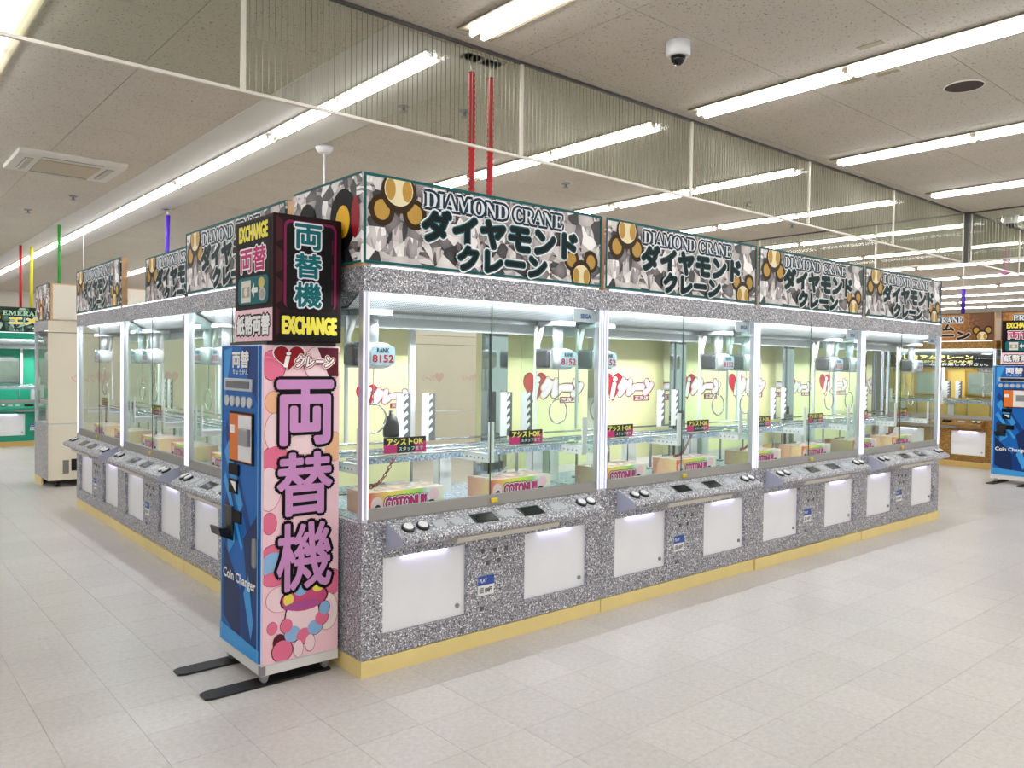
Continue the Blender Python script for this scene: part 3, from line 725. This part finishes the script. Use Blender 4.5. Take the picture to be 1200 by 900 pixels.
        P('support_post', lambda: MB().box(xs, 0.50, ZG, xs+0.006, 0.56, 0.966).box(xs, 0.50, ZG, xs+0.09, 0.506, 0.966), WHITE, pf, f'sp{x}')
    for x in (0.30, 0.62, 1.08, 1.42):
        P('rod', lambda: MB().cyl((x, 0.52, ZG), (x, 0.52, 1.03), 0.009, 8).cyl((x, 0.52, ZG), (x, 0.52, ZG+0.012), 0.03, 10), GREYP, pf, f'rd{x}')
    if pal == 'silver':
        for i, x in enumerate((0.36, 1.20)):
            def sign():
                a = Art(); a.rect(x-0.13, 1.045, x+0.13, 1.125, BLACK, 0); a.rect(x-0.13, 1.045, x-0.05, 1.09, MAG, 1); a.rect(x+0.06, 1.045, x+0.13, 1.10, MAG, 1)
                a.text('アシストOK', (x-0.11, 1.085, x+0.11, 1.118), [(0.10, NAVY, 2), (0.04, YEL, 3)]); a.text('スタッフまで', (x-0.04, 1.055, x+0.11, 1.075), [(0.08, TEAL, 2), (0.0, WHITEP, 3)])
                return a.mesh('assist_sign', (0, 0.185, 0), *FRONT)
            link('assist_sign', cached((pal, f'as{x}'), sign), R)
            def chain():
                m = MB(); p0, p1 = Vector((x-0.05, 0.20, 1.03)), Vector((x-0.20, 0.24, 0.872))
                n = 13
                for k in range(n):
                    t = (k+0.5)/n; c = p0.lerp(p1, t) - Vector((0, 0, 0.05*math.sin(math.pi*t)))
                    d = (p1-p0).normalized()*0.013; s = Vector((0, 0.007, 0)) if k % 2 else Vector((0.005, 0, -0.005))
                    m.tube([c-d, c-d*0.5+s, c+d*0.5+s, c+d, c+d*0.5-s, c-d*0.5-s], 0.0028, 5, True)
                return m
            P('chain', chain, RCHAIN if (i == 0) != gate else WCHAIN, None, f'cn{x}{(i == 0) != gate}')
    # rear wall: posters on the inside, cream sheet outside
    for (a, b, lx, lw) in posters:
        ps = P('back_poster', lambda: MB().box(a, 0.755, 0.80, b, 0.760, 1.78), POSTER, None, f'po{a}{b}')
        if lx is not None:
            def lg():
                ar = Art(); crane_logo(ar, lx, 1.24, lw); return ar.mesh('logo', (0, 0.7545, 0), *FRONT)
            link('logo', cached((pal, f'lg{lx}{lw}'), lg), ps)
    if back == 'panel':
        for k, (u, v, w, z, t) in enumerate(((0.0, ZG+0.01, 1.656, ZH-0.03, 0), (0.0, ZH-0.02, 1.656, ZL-0.004, 0.004), (0.0, ZK, 0.28, ZG, 0.004), (0.285, ZK, 1.656, ZG, 0.004))):
            P('back_panel', lambda: MB().box(u, MD-0.012, v, w, MD+t, z), BEIGE, None, f'bpn{k}')
        def bl(lx):
            ar = Art(); crane_logo(ar, lx, 1.20, 0.44, True, True); return ar.mesh('logo', (0, MD+0.0006, 0), *BACK)
        for lx in (-0.62, -1.42): link('logo', cached((pal, f'backlogo{lx}'), lambda: bl(lx)), R)
        P('inlet_box', lambda: MB().box(1.343, MD+0.004, 0.19, 1.415, MD+0.010, 0.33), BLACKM)
        P('vent_grille', lambda: MB().box(1.44, MD+0.004, 0.16, 1.505, MD+0.007, 0.32), mat('grille_grey', (120, 120, 118), 0.5))
    elif back == 'solid':
        P('back_lining', lambda: MB().box(0.0, 0.77, ZG, 1.66, 0.79, ZH), GINT if pal == 'green' else OINT)
    if monitor:
        for x in (0.42, 1.24):
            mo = P('monitor', lambda: MB().rbox(x-0.27, 0.70, 1.08, x+0.27, 0.765, 1.52, 0.02, 2).box(x-0.15, 0.70, 1.52, x+0.15, 0.72, 1.55), GREYP if pal == 'green' else mat('gold_frame', (176, 132, 50), 0.3, 0.5), None, f'mo{x}')
            P('monitor_screen', lambda: MB().box(x-0.215, 0.694, 1.12, x+0.215, 0.70, 1.47), MONITOR, mo, f'ms{x}')
        if pal == 'gold':
            hb = P('header_board', lambda: MB().box(0.03, 0.10, 1.56, 1.63, 0.11, 1.765), BLACK)
            def ha():
                a = Art(); a.text('プレミアムクレーン', (0.10, 1.69, 1.30, 1.755), [(0.03, mat('gold_letters', (226, 196, 110), 0.4), 1)])
                a.text('PREMIUM CRANE', (0.45, 1.635, 1.30, 1.668), [(0.02, mat('gold_letters'), 1)])
                a.text('クレーンゲームをお楽しみ下さい。', (0.10, 1.585, 1.52, 1.63), [(0.02, WHITEP, 1)]); return a.mesh('lettering', (0, 0.0995, 0), *FRONT)
            link('lettering', cached((pal, 'ha'), ha), hb)
    if pal == 'silver':
        def mk():
            a = Art(); a.text('SEGA', (1.50, 1.79, 1.585, 1.815), [(0.08, BLUEST, 1)], 0.0); return a.mesh('maker_mark', (0, 0.045, 0), *FRONT)
        P('upper_panel', lambda: MB().box(1.44, 0.046, 1.77, 1.62, 0.048, 1.846), ALU)
        link('maker_mark', cached((pal, 'mk'), mk), R)
    return R

R90 = -math.pi/2
# near row, facing the viewer's right
machine('silver', (0, 0, 0), 0, 'silver glitter crane machine at the near corner, beside the coin changer', [(0.24, 0.77, 0.39, 0.37), (1.44, 1.657, None, 0)], (0.62, 1.38), (1.30,), left_art='spots')
machine('silver', (MW, 0, 0), 0, 'silver glitter crane machine second from the near corner in the right-hand row', [(0.0, 0.64, 0.01, 0.56), (0.78, 1.657, 0.80, 0.56)], (1.24,), (1.50,), gate=True)
machine('silver', (2*MW, 0, 0), 0, 'silver glitter crane machine third from the near corner in the right-hand row', [(0.005, 0.66, 0.05, 0.55), (0.662, 1.657, 0.74, 0.56)], (1.12,), (1.46,))
machine('silver', (3*MW, 0, 0), 0, 'silver glitter crane machine at the far end of the right-hand row, gold seen through it', [(0.005, 0.50, 0.02, 0.45), (0.56, 1.50, 0.64, 0.56)], (1.0,), (1.55,), gate=True)
# left row
YE = 5.82
machine('silver', (0.012, YE-2*MW, 0), R90, 'silver glitter crane machine in the left-hand row half hidden behind the coin changer', [(0.85, 1.6, 0.95, 0.5)], (1.2,), (1.5,))
machine('silver', (0.012, YE-MW, 0), R90, 'silver glitter crane machine in the middle of the left-hand row', [(1.15, 1.62, 1.16, 0.44)], (1.25,), bdy=0.2)
machine('silver', (0.012, YE, 0), R90, 'silver glitter crane machine at the far end of the left-hand row', [], (1.25,), left_art=None)
# rear row, its cream backs turned this way
for k in range(4):
    machine('silver', (MW*(k+1)+0.01, 8.06, 0), math.pi, ['silver and cream crane machine showing its back and side beyond the left-hand row', 'cream back of a crane machine, second from the left in the rear row', 'cream back of a crane machine, third from the left in the rear row', 'cream back of a crane machine at the right end of the rear row'][k], back='panel', right_art='bear' if k == 0 else None, dense=False, zigs=())
# green and gold machines
machine('green', (0.02, 12.7, 0), 0, 'green crane machine far off at the left edge', back='solid', monitor=True, zigs=())
for y, lb in ((2.80, 'gold crane machine left of the far coin changer'), (1.08, 'gold crane machine behind the far coin changer at the right edge'), (4.50, 'gold crane machine seen through the end of the silver row'), (6.20, 'gold crane machine furthest left in the far row')):
    machine('gold', (11.6, y, 0), R90, lb, back='solid', monitor=True, zigs=(0.85,))

# ------------------------------------------------------------------ prize boxes inside the cases
BOXF = ramp_mat('box_front_print', 'X', [(0.0, (232, 84, 80)), (0.14, (246, 178, 110)), (0.28, (250, 226, 96)), (0.5, (214, 236, 90)), (0.68, (160, 220, 110)), (0.78, (226, 240, 240)), (1.0, (246, 238, 206))], (2.17, 0.5))
BOXT = mosaic('box_top_print', [(206, 186, 176), (170, 150, 162), (200, 140, 136), (206, 196, 160), (140, 132, 140), (220, 212, 206), (180, 160, 136)], 30)
BOXS = ramp_mat('box_side_print', 'Y', [(0.0, (226, 120, 112)), (0.4, (236, 206, 150)), (1.0, (222, 160, 140))], (3.0, 0.5), 0.4, 0.4)
def box_meshes():
    w, d, h = 0.23, 0.105, 0.112
    m = MB(); m.box(-w, -d, 0, w, d, h)
    m.m = [1, 1, 0, 2, 0, 2]
    body = m.mesh('carton', [BOXF, BOXT, BOXS])
    a = Art()
    a.text('COTONU!!', (-0.13, 0.022, 0.115, 0.078), [(0.24, BLACK, 1), (0.16, WHITEP, 2), (0.08, MAG, 3)])
    a.disc(-0.18, 0.05, 0.035, 0.04, mat('rose_print', (246, 214, 214), 0.4), 1); a.disc(-0.175, 0.03, 0.018, 0.02, BLACK, 2)
    a.disc(0.165, 0.075, 0.035, 0.03, PINK, 1); a.disc(0.15, 0.035, 0.022, 0.012, BLACK, 2)
    return body, a.mesh('lettering', (0, -d-0.0006, 0), *FRONT)
BME = box_meshes()
def prize_box(x, y, rz, label):
    o = tag(link('prize_box', BME[0], None, (x, y, ZG+0.002), rz), label, 'box', 'rainbow prize boxes in the crane machines')
    link('lettering', BME[1], o)
WHERE = ['near corner machine', 'second machine of the right-hand row', 'third machine of the right-hand row', 'last machine of the right-hand row']
for k in range(4):
    prize_box(k*MW+0.345, 0.242, 0.0, f'flat rainbow printed prize box in left half of the {WHERE[k]}')
    prize_box(k*MW+1.125, 0.242, 0.0, f'flat rainbow printed prize box in right half of the {WHERE[k]}')
for k, wl in enumerate(('machine behind the coin changer', 'middle machine of the left-hand row', 'far machine of the left-hand row')):
    ye = YE-(2-k)*MW
    prize_box(0.254, ye-0.345, R90, f'flat rainbow printed prize box in far half of the {wl}'); prize_box(0.254, ye-1.125, R90, f'flat rainbow printed prize box in near half of the {wl}')
bt = tag(empty('toy_bottle', (0.305, 0.235, 1.041)), 'black capped bottle shaped prize standing on the bars of the near corner machine', 'bottle')
obj('bottle_body', MB().lathe((0, 0, 0), [(0.032, 0), (0.04, 0.01), (0.04, 0.075), (0.036, 0.09)], 18), mat('bottle_label', (200, 186, 170), 0.4, noise=0.2, nscale=60), bt)
obj('bottle_cap', MB().lathe((0, 0, 0), [(0.041, 0.085), (0.043, 0.10), (0.042, 0.15), (0.030, 0.185), (0.013, 0.195), (0.012, 0.22)], 18), BLACKM, bt)

# ------------------------------------------------------------------ coin changers
BLUE1 = mat('blue_print', (24, 104, 186), 0.4); BLUE2 = mat('deep_blue_print', (20, 62, 132), 0.4); BLUE3 = mat('sky_blue_print', (66, 158, 226), 0.4); BLUE4 = mat('navy_blue_print', (26, 48, 96), 0.4)
MAROON = mat('maroon_dark_print', (34, 6, 12), 0.5, spec=0.2); PLUM = mat('plum_print', (130, 24, 78), 0.4)
def coin_changer(loc, label):
    R = tag(empty('coin_changer', loc), label, 'coin changer', 'blue coin changers')
    W_, D_ = 0.39, 0.49; zb, zt = 0.055, 1.585          # pink side runs along x, blue front along y
    obj('body', MB().rbox(0, 0, 0.10, W_, D_, zt, 0.003, 1), WHITE, R)
    obj('skirt', MB().box(-0.002, -0.002, zb, W_+0.002, D_+0.002, 0.10).box(0.0, 0.0, 0.098, W_, D_, 0.102), mat('white_skirt', (224, 224, 222), 0.4), R)
    for y in (0.06, D_-0.07):
        ft = obj('foot_plate', MB().prism([(-0.245, y-0.035), (-0.215, y-0.05), (W_-0.03, y-0.05), (W_-0.03, y+0.05), (-0.215, y+0.05), (-0.245, y+0.035)], 0.0, 0.010, 'z'), mat('black_rubber', (16, 17, 20), 0.5), R)
    for x in (0.03, W_-0.05):
        for y in (0.04, D_-0.06):
            obj('caster', MB().cyl((x, y-0.012, 0.028), (x, y+0.012, 0.028), 0.018, 12).box(x-0.018, y-0.018, 0.036, x+0.018, y+0.018, zb), GREYP, R)
    # blue front (faces -x); art x runs 0..D_ from the viewer's left
    fr = obj('front_door', MB().box(-0.006, 0.006, 0.112, 0.0, D_-0.006, zt-0.004), BLUE1, R)
    a = Art(); w = D_-0.012
    def q(u): return u*w
    z0, z1 = 0.112, zt-0.004
    a.poly([(q(.08), 0.30), (q(.9), 0.118), (q(.97), 0.118), (q(.97), 0.62), (q(.55), 0.42)], BLUE2, 1)
    a.poly([(q(.08), 0.62), (q(.5), 0.42), (q(.55), 0.14), (q(.08), 0.24)], BLUE4, 1)
    a.poly([(q(.10), 0.80), (q(.28), 0.96), (q(.40), 0.74), (q(.14), 0.60)], BLUE2, 2); a.poly([(q(.16), 0.70), (q(.28), 0.80), (q(.40), 0.63), (q(.22), 0.56)], BLUE3, 3)
    a.poly([(q(.10), 1.16), (q(.16), 1.22), (q(.95), 0.60), (q(.95), 0.50)], BLUE2, 2); a.poly([(q(.10), 1.06), (q(.22), 1.12), (q(.60), 0.82), (q(.50), 0.78)], BLUE3, 3)
    a.poly([(q(.08), 0.92), (q(.14), 0.96), (q(.60), 0.62), (q(.56), 0.60)], BLUE3, 3); a.poly([(q(.60), 0.66), (q(.95), 0.80), (q(.95), 0.44), (q(.72), 0.40)], BLUE4, 2)
    a.poly([(q(.55), 1.575), (q(.95), 1.575), (q(.95), 1.30), (q(.72), 1.40)], BLUE2, 1); a.poly([(q(.08), 1.56), (q(.3), 1.575), (q(.08), 1.30)], BLUE3, 1)
    a.poly([(q(.62), 0.40), (q(.74), 0.50), (q(.86), 0.28), (q(.80), 0.20)], BLUE3, 3)
    a.poly([(q(0), z0), (q(1), z0), (q(1), z0+0.06), (q(0), z0+0.09)], BLUE3, 5)
    for u in (0.025, 0.955): a.rect(q(u), z0, q(u)+0.010, z1, mat('pale_blue_print', (120, 180, 226), 0.4), 6)
    a.text('両替', (q(.32), 1.478, q(.74), 1.555), [(0.04, WHITEP, 7)]); a.text('りょうがえ', (q(.34), 1.445, q(.72), 1.468), [(0.02, WHITEP, 7)])
    a.text('Coin Changer', (q(.10), 0.425, q(.92), 0.485), [(0.03, WHITEP, 7)])
    link('front_print', a.mesh('front_print', (-0.0062, D_-0.006, 0), *LEFT), fr)
    def fy(u): return D_-0.006-u*w
    def fbox(name, u0, v0, u1, v1, t, m, b=0.003): return obj(name, MB().rbox(-0.006-t, fy(u1), v0, -0.005, fy(u0), v1, b, 1), m, fr)
    fbox('display_bezel', .14, 1.365, .84, 1.425, 0.012, mat('silver_bezel', (186, 190, 198), 0.3, 0.5)); fbox('display_screen', .19, 1.378, .79, 1.412, 0.014, DISP, 0.001)
    for k in range(5):
        u = .20+k*.145; y = fy(u); obj('coin_button', MB().cyl((-0.006, y, 1.315), (-0.018, y, 1.315), 0.026, 14), mat('silver_button', (190, 194, 200), 0.25, 0.4), fr)
    fbox('note_frame', .26, 1.02, .86, 1.265, 0.008, BLACK); fbox('note_panel', .285, 1.03, .835, 1.255, 0.011, mat('orange_print', (226, 120, 50), 0.4), 0.001)
    fbox('note_slot_cover', .52, 1.035, .835, 1.25, 0.013, WHITE, 0.001); fbox('note_slot', .60, 1.11, .83, 1.19, 0.03, GREYP); fbox('note_instructions', .30, 1.16, .42, 1.20, 0.012, WHITEP, 0.001)
    fbox('lock_sticker', .24, 0.955, .50, 1.01, 0.009, BLACK); fbox('lock_sticker', .25, 0.865, .47, 0.935, 0.009, BLACK)
    obj('lock_print', MB().prism([(fy(.44), 0.88), (fy(.30), 0.925), (fy(.44), 0.925)], -0.0165, -0.0155), WHITEP, fr)
    obj('coin_cup', MB().rbox(-0.018, fy(.36), 0.655, -0.005, fy(.13), 0.80, 0.004, 1).prism([(-0.006, 0.63), (-0.07, 0.66), (-0.08, 0.70), (-0.07, 0.70), (-0.006, 0.67)], fy(.35), fy(.10), 'y'), BLACKM, fr)
    fbox('cup_sticker', .36, 0.725, .56, 0.785, 0.008, BLACK)
    obj('door_lock', MB().rbox(-0.016, fy(.95), 0.55, -0.005, fy(.86), 0.69, 0.012, 2), mat('lock_metal', (150, 150, 150), 0.3, 0.7), fr)
    # pink side (faces -y)
    sd = obj('side_panel', MB().box(0.004, -0.006, 0.106, W_-0.002, 0.0, zt-0.002), PINK, R)
    a = Art()
    LP = mat('pale_pink_print', (248, 218, 224), 0.45); RP = mat('rose_pink_print', (232, 118, 150), 0.45); SK = mat('sky_print', (142, 186, 226), 0.45); PE = mat('peach_print', (244, 190, 150), 0.45); DM = mat('wine_print', (92, 30, 44), 0.45)
    cl = (0.006, 0.11, W_-0.004, zt-0.004)
    for x, z, rx, rz, m in ((0.05, 1.49, .06, .07, RP), (0.3, 1.50, .10, .09, LP), (0.05, 1.32, .04, .05, PE), (0.06, 1.18, .05, .09, LP), (0.09, 1.06, .11, .06, RP), (0.24, 1.12, .14, .05, LP), (0.36, 1.10, .05, .07, PE), (0.03, 0.92, .06, .10, LP), (0.035, 0.76, .035, .05, RP),
                            (0.06, 0.60, .07, .06, RP), (0.055, 0.565, .06, .06, SK), (0.06, 0.50, .06, .035, RP), (0.09, 0.40, .07, .06, LP), (0.05, 0.27, .025, .03, RP), (0.33, 0.30, .055, .09, mat('ivory_print', (246, 234, 220), 0.45)), (0.33, 0.30, .035, .06, LP), (0.36, 0.44, .04, .06, RP)):
        a.disc(x, z, rx*1.05, rz*1.04, DM if m in (RP, SK) else mat('soft_red_print', (210, 120, 130), 0.45), 1, cl); a.disc(x, z, rx, rz, m, 2, cl)
    a.poly([(0.27, 1.577), (0.38, 1.577), (0.38, 1.44), (0.33, 1.44)], DM, 2); a.poly([(0.22, 0.72), (0.30, 0.735), (0.27, 0.69)], mat('tart_print', (246, 222, 176), 0.45), 2)
    # plain sweets in place of the printed figure
    for x, z, rx, rz, m in ((0.10, 0.155, .05, .05, RP), (0.085, 0.20, .03, .035, DM), (0.20, 0.30, .085, .10, LP), (0.21, 0.385, .115, .06, mat('berry_print', (206, 84, 130), 0.45)), (0.13, 0.39, .025, .03, YEL), (0.28, 0.43, .03, .025, YEL), (0.19, 0.43, .035, .03, SK),
                            (0.15, 0.225, .04, .038, SK), (0.21, 0.205, .04, .038, RP), (0.265, 0.235, .038, .036, SK), (0.30, 0.275, .034, .036, RP), (0.315, 0.32, .028, .032, SK), (0.12, 0.27, .03, .034, RP), (0.18, 0.15, .025, .04, LP), (0.24, 0.165, .025, .04, LP)):
        a.disc(x, z, rx*1.08, rz*1.08, DM, 3, cl); a.disc(x, z, rx, rz, m, 4, cl)
    a.disc(0.20, 0.355, .095, .02, mat('plum_pink_print', (176, 84, 150), 0.45), 5, cl)
    for ch, (b0, b1) in (('両', (1.125, 1.415)), ('替', (0.79, 1.075)), ('機', (0.435, 0.745))):
        k = {'両': 0.036, '替': 0.026, '機': 0.018}[ch]
        a.text(ch, (0.075, b0, 0.345, b1), [(k+0.05, BLACK, 7), (k, MAUVE, 8)])
    a.heart(0.125, 1.522, 0.165, 0.128, WHITEP, 6); a.heart(0.125, 1.522, 0.152, 0.116, DRED, 7)
    a.text('i', (0.098, 1.485, 0.116, 1.552), [(0.05, WHITEP, 9)], 0.25)
    a.text('クレーン', (0.155, 1.485, 0.345, 1.537), [(0.30, DRED, 8), (0.22, WHITEP, 9), (0.13, DRED, 10), (0.045, WHITEP, 11)], 0.2)
    link('side_print', a.mesh('side_print', (0, -0.0062, 0), *FRONT), sd)
    obj('corner_guard', MB().box(-0.004, -0.006, 0.058, 0.02, 0.02, 0.10), GREYP, R)
    # sign box on top
    tz0, tz1 = 1.60, 2.185; tx0, ty0, tx1, ty1 = 0.03, -0.045, 0.375, 0.405
    obj('sign_plinth', MB().box(0.02, 0.0, zt, W_-0.02, D_-0.05, tz0), BLACKM, R)
    sg = obj('sign_box', MB().rbox(tx0, ty0, tz0, tx1, ty1, tz1, 0.004, 1), MAROON, R)
    a = Art(); sw = ty1-ty0
    a.rect(0.004, 0.003, sw-0.004, 0.155, PINK, 1)
    a.text('紙幣両替', (0.035, 0.035, sw-0.035, 0.125), [(0.14, BLACK, 2), (0.045, WHITEP, 3)])
    a.rect(0.03, 0.17, sw-0.03, tz1-tz0-0.015, BLACK, 1)
    a.rrect(0.045, 0.18, sw-0.05, 0.31, 0.03, TEAL, 2)
    a.poly([(0.09, 0.19), (0.20, 0.19), (0.20, 0.295), (0.09, 0.295)], mat('note_print', (224, 220, 206), 0.4), 3); a.rect(0.10, 0.215, 0.19, 0.265, mat('note_ink', (160, 160, 146), 0.4), 4)
    a.disc(0.145, 0.24, 0.02, 0.022, mat('note_print'), 5)
    a.disc(0.325, 0.275, 0.036, 0.026, mat('brass_print', (200, 180, 96), 0.35, 0.3), 3); a.disc(0.335, 0.222, 0.040, 0.032, mat('coin_print', (188, 190, 192), 0.3, 0.4), 4); a.disc(0.335, 0.222, 0.028, 0.022, mat('note_ink'), 5)
    a.poly([(0.21, 0.245), (0.245, 0.28), (0.245, 0.257), (0.285, 0.257), (0.285, 0.233), (0.245, 0.233), (0.245, 0.21)], WHITEP, 5)
    a.text('両替', (0.075, 0.335, sw-0.075, 0.45), [(0.09, WHITEP, 3), (0.03, MAG, 4)])
    a.text('EXCHANGE', (0.06, 0.485, sw-0.06, 0.555), [(0.07, YEL, 3)])
    link('lettering', a.mesh('lettering', (tx0-0.0006, ty1, tz0), *LEFT), sg)
    a = Art(); sw = tx1-tx0
    for k in range(4): a.poly([(0.012, 0.03+k*0.14), (0.045, 0.05+k*0.14), (0.045, 0.13+k*0.14), (0.012, 0.16+k*0.14)], mat('dark_wine_print', (70, 22, 30), 0.4), 1)
    a.rrect(0.05, 0.155, sw-0.03, tz1-tz0-0.025, 0.03, PLUM, 2); a.rrect(0.062, 0.15, sw-0.042, tz1-tz0-0.037, 0.024, BLACK, 3)
    a.rect(0.03, 0.01, sw-0.012, 0.135, BLACK, 3)
    for k in range(3): a.rect(sw-0.055, 0.18+k*0.12, sw-0.048, 0.25+k*0.12, mat('dark_wine_print'), 4)
    for k, ch in enumerate('機替両'): a.text(ch, (0.105, 0.165+k*0.135, 0.235, 0.275+k*0.135), [(0.10, mat('pale_print'), 5), (0.035, TEAL, 6)])
    a.text('EXCHANGE', (0.045, 0.04, sw-0.03, 0.115), [(0.07, YEL, 5)])
    link('lettering', a.mesh('lettering', (tx0, ty0-0.0006, tz0), *FRONT), sg)
    return R
cc = coin_changer((-0.41, 0.19, 0), 'tall blue and pink coin changer beside the near corner machine')
c2 = copy_tree(cc); c2.location = (10.08, 0.18, 0); c2['label'] = 'tall blue coin changer standing far off at the right edge'

# ------------------------------------------------------------------ things on and under the ceiling
def conduit(name, x, y, z0, z1, r, m, label, plate=True, lean=0.0, ribs=0):
    o = tag(empty(name, (x, y, z0)), label, 'cable conduit' if ribs else 'hanging pole')
    h = z1-z0
    if ribs:
        n = int(h/0.018); pts = []; rr = []
        for k in range(n+1):
            t = k/n; bend = 0.03*math.sin(math.pi*t)
            pts.append((lean*t+bend*0.3, 0, h*t)); rr.append(r if k % 2 else r*0.82)
        obj('sleeve', MB().tube(pts, rr, 12), m, o)
    else: obj('sleeve', MB().tube([(0, 0, 0), (lean*0.5, 0, h*0.5), (lean, 0, h)], r, 10), m, o)
    if plate: obj('ceiling_plate', MB().box(lean-0.07, -0.05, H-z0-0.006, lean+0.07, 0.05, H-z0).cyl((lean, 0, h-0.01), (lean, 0, H-z0), r*0.4, 8), mat('pale_metal', (190, 196, 184), 0.4, 0.4), o)
    return o
conduit('cable_conduit', 1.26, 0.83, 1.98, 3.40, 0.024, REDTUBE, 'red corrugated conduit dropping from ceiling to the corner machine, left of the pair', True, 0.0, 1)
conduit('cable_conduit', 1.40, 0.83, 1.98, 3.40, 0.024, REDTUBE, 'red corrugated conduit dropping from ceiling to the corner machine, right of the pair', True, 0.02, 1)
wp = tag(empty('hanging_pole', (1.566, 3.457, 2.0)), 'thin white pole with round cap hanging from the ceiling behind the corner machine', 'hanging pole')
obj('rod', MB().cyl((0, 0, 0), (0, 0, 1.46), 0.011, 10), WHITE, wp); obj('ceiling_cap', MB().lathe((0, 0, 1.5), [(0.05, -0.06), (0.075, -0.03), (0.08, 0.0)], 18), WHITE, wp)
conduit('hanging_pole', 1.451, 7.642, 2.4, 3.42, 0.028, PURPLE, 'purple sleeve hanging from the ceiling above the left-hand row', True, 0.02)
conduit('hanging_pole', 0.62, 12.9, 2.4, H, 0.022, REDTUBE, 'thin red pole hanging above the green machine', False)
conduit('hanging_pole', 0.79, 12.95, 2.4, H, 0.026, YELC, 'yellow pole hanging above the green machine', False)
conduit('hanging_pole', 0.66, 10.0, 2.5, H, 0.022, GREENC, 'green pole hanging behind the silver and cream machine', False)
nv = conduit('hanging_pole', 0.98, 10.0, 2.4, 2.72, 0.03, NAVYC, 'thin dark navy pole hanging left of the far silver banner', False)
obj('cord', MB().cyl((0, 0, 0.32), (0, 0, H-2.4), 0.004, 6), WHITE, nv)
pp = conduit('hanging_pole', 12.3, 1.88, 2.43, 2.86, 0.032, PURPLE, 'purple sleeve hanging above the gold machine', False)
obj('cord', MB().cyl((0, 0, 0.43), (0, 0, H-2.43), 0.006, 6), WHITE, pp)
pk = conduit('hanging_pole', 10.6, 0.72, 2.86, 3.22, 0.05, PINKC, 'pink sleeve hanging near the right edge behind the smoke curtain', False, 0.05)
obj('cord', MB().cyl((0.05, 0, 0.36), (0.05, 0, H-2.86), 0.006, 6), WHITE, pk)

ac = tag(empty('air_conditioner', (-0.08, 5.88, H-0.002)), 'square white ceiling cassette air conditioner with beige grille', 'air conditioner')
obj('panel', MB().prism([(-0.475, 0), (-0.475, -0.02), (-0.42, -0.045), (0.42, -0.045), (0.475, -0.02), (0.475, 0)], -0.475, 0.475), mat('ac_white', (214, 210, 202), 0.45), ac)
obj('intake_grille', MB().box(-0.27, -0.27, -0.055, 0.27, 0.27, -0.044), mat('ac_beige', (188, 176, 154), 0.6, noise=0.05, nscale=60), ac)
for dx, dy, sx, sy in ((0, 0.36, 0.27, 0.035), (0, -0.36, 0.27, 0.035), (0.36, 0, 0.035, 0.27), (-0.36, 0, 0.035, 0.27)):
    lo = obj('louver', MB().box(dx-sx, dy-sy, -0.050, dx+sx, dy+sy, -0.044), mat('ac_louver', (150, 147, 140), 0.5), ac)
    for k in (-1, 0, 1):
        if sx > sy: m = MB().box(dx-sx, dy+k*0.018-0.004, -0.058, dx+sx, dy+k*0.018+0.004, -0.05)
        else: m = MB().box(dx+k*0.018-0.004, dy-sy, -0.058, dx+k*0.018+0.004, dy+sy, -0.05)
        obj('louver_blade', m, mat('ac_white'), lo)
def dome(x, y, r, label):
    o = tag(empty('dome_camera', (x, y, H)), label, 'camera')
    obj('housing', MB().lathe((0, 0, 0), [(r*0.86, -r*1.15), (r, -r*0.95), (r, 0)], 24), WHITE, o)
    obj('dome', MB().lathe((0, 0, -r*1.15), [(0.0, -r*0.68), (r*0.3, -r*0.64), (r*0.52, -r*0.42), (r*0.64, 0)], 20), mat('black_dome', (10, 10, 12), 0.08), o)
dome(2.067, -0.202, 0.075, 'white dome security camera with black lens near the smoke curtain'); dome(9.6, 0.35, 0.09, 'white dome security camera at the right edge of the frame')
sp = tag(empty('ceiling_speaker', (4.13, -1.08, H)), 'round dark brown ceiling speaker grille on the right', 'speaker')
obj('grille', MB().lathe((0, 0, -0.012), [(0.11, 0), (0.12, 0.004), (0.12, 0.012)], 28), mat('speaker_cloth', (74, 60, 54), 0.8, noise=0.2, nscale=120), sp); obj('ring', MB().tube([(0.125*math.cos(k*math.pi/14), 0.125*math.sin(k*math.pi/14), -0.006) for k in range(28)], 0.006, 6, True), mat('ac_white'), sp)
for x, y, l in ((2.968, -0.967, 'small tan ceiling label above the long near lamp'), (3.477, -0.595, 'small tan ceiling label below the long near lamp, left of two'), (3.50, -0.83, 'small tan ceiling label below the long near lamp, right of two')):
    tag(obj('ceiling_label', MB().box(-0.03, -0.075, -0.003, 0.03, 0.075, -0.0002), mat('tan_label', (160, 146, 118), 0.6), None, (x, y, H)), l, 'label')
SPR = [(4.214, 2.984), (1.9, 1.75), (2.2, 2.4), (3.2, 4.4), (1.471, 1.967), (2.4, 6.0), (0.35, 7.6), (0.1, 9.0), (6.5, 2.2), (8.2, 2.6)]
for k, (x, y) in enumerate(SPR):
    o = tag(empty('sprinkler_head' if k == 0 else 'ceiling_hook', (x, y, H)), 'small grey sprinkler head on the ceiling behind the smoke curtain' if k == 0 else f'small metal ceiling fitting, {ORD[k-1]} farther along the ceiling beyond the curtain', 'sprinkler' if k == 0 else 'ceiling fitting')
    obj('base', MB().lathe((0, 0, -0.012), [(0.04, 0), (0.05, 0.012)], 14), GREYP, o); obj('head', MB().lathe((0, 0, -0.05), [(0.03, 0), (0.03, 0.008), (0.012, 0.012), (0.012, 0.04)], 12), GREYP, o)
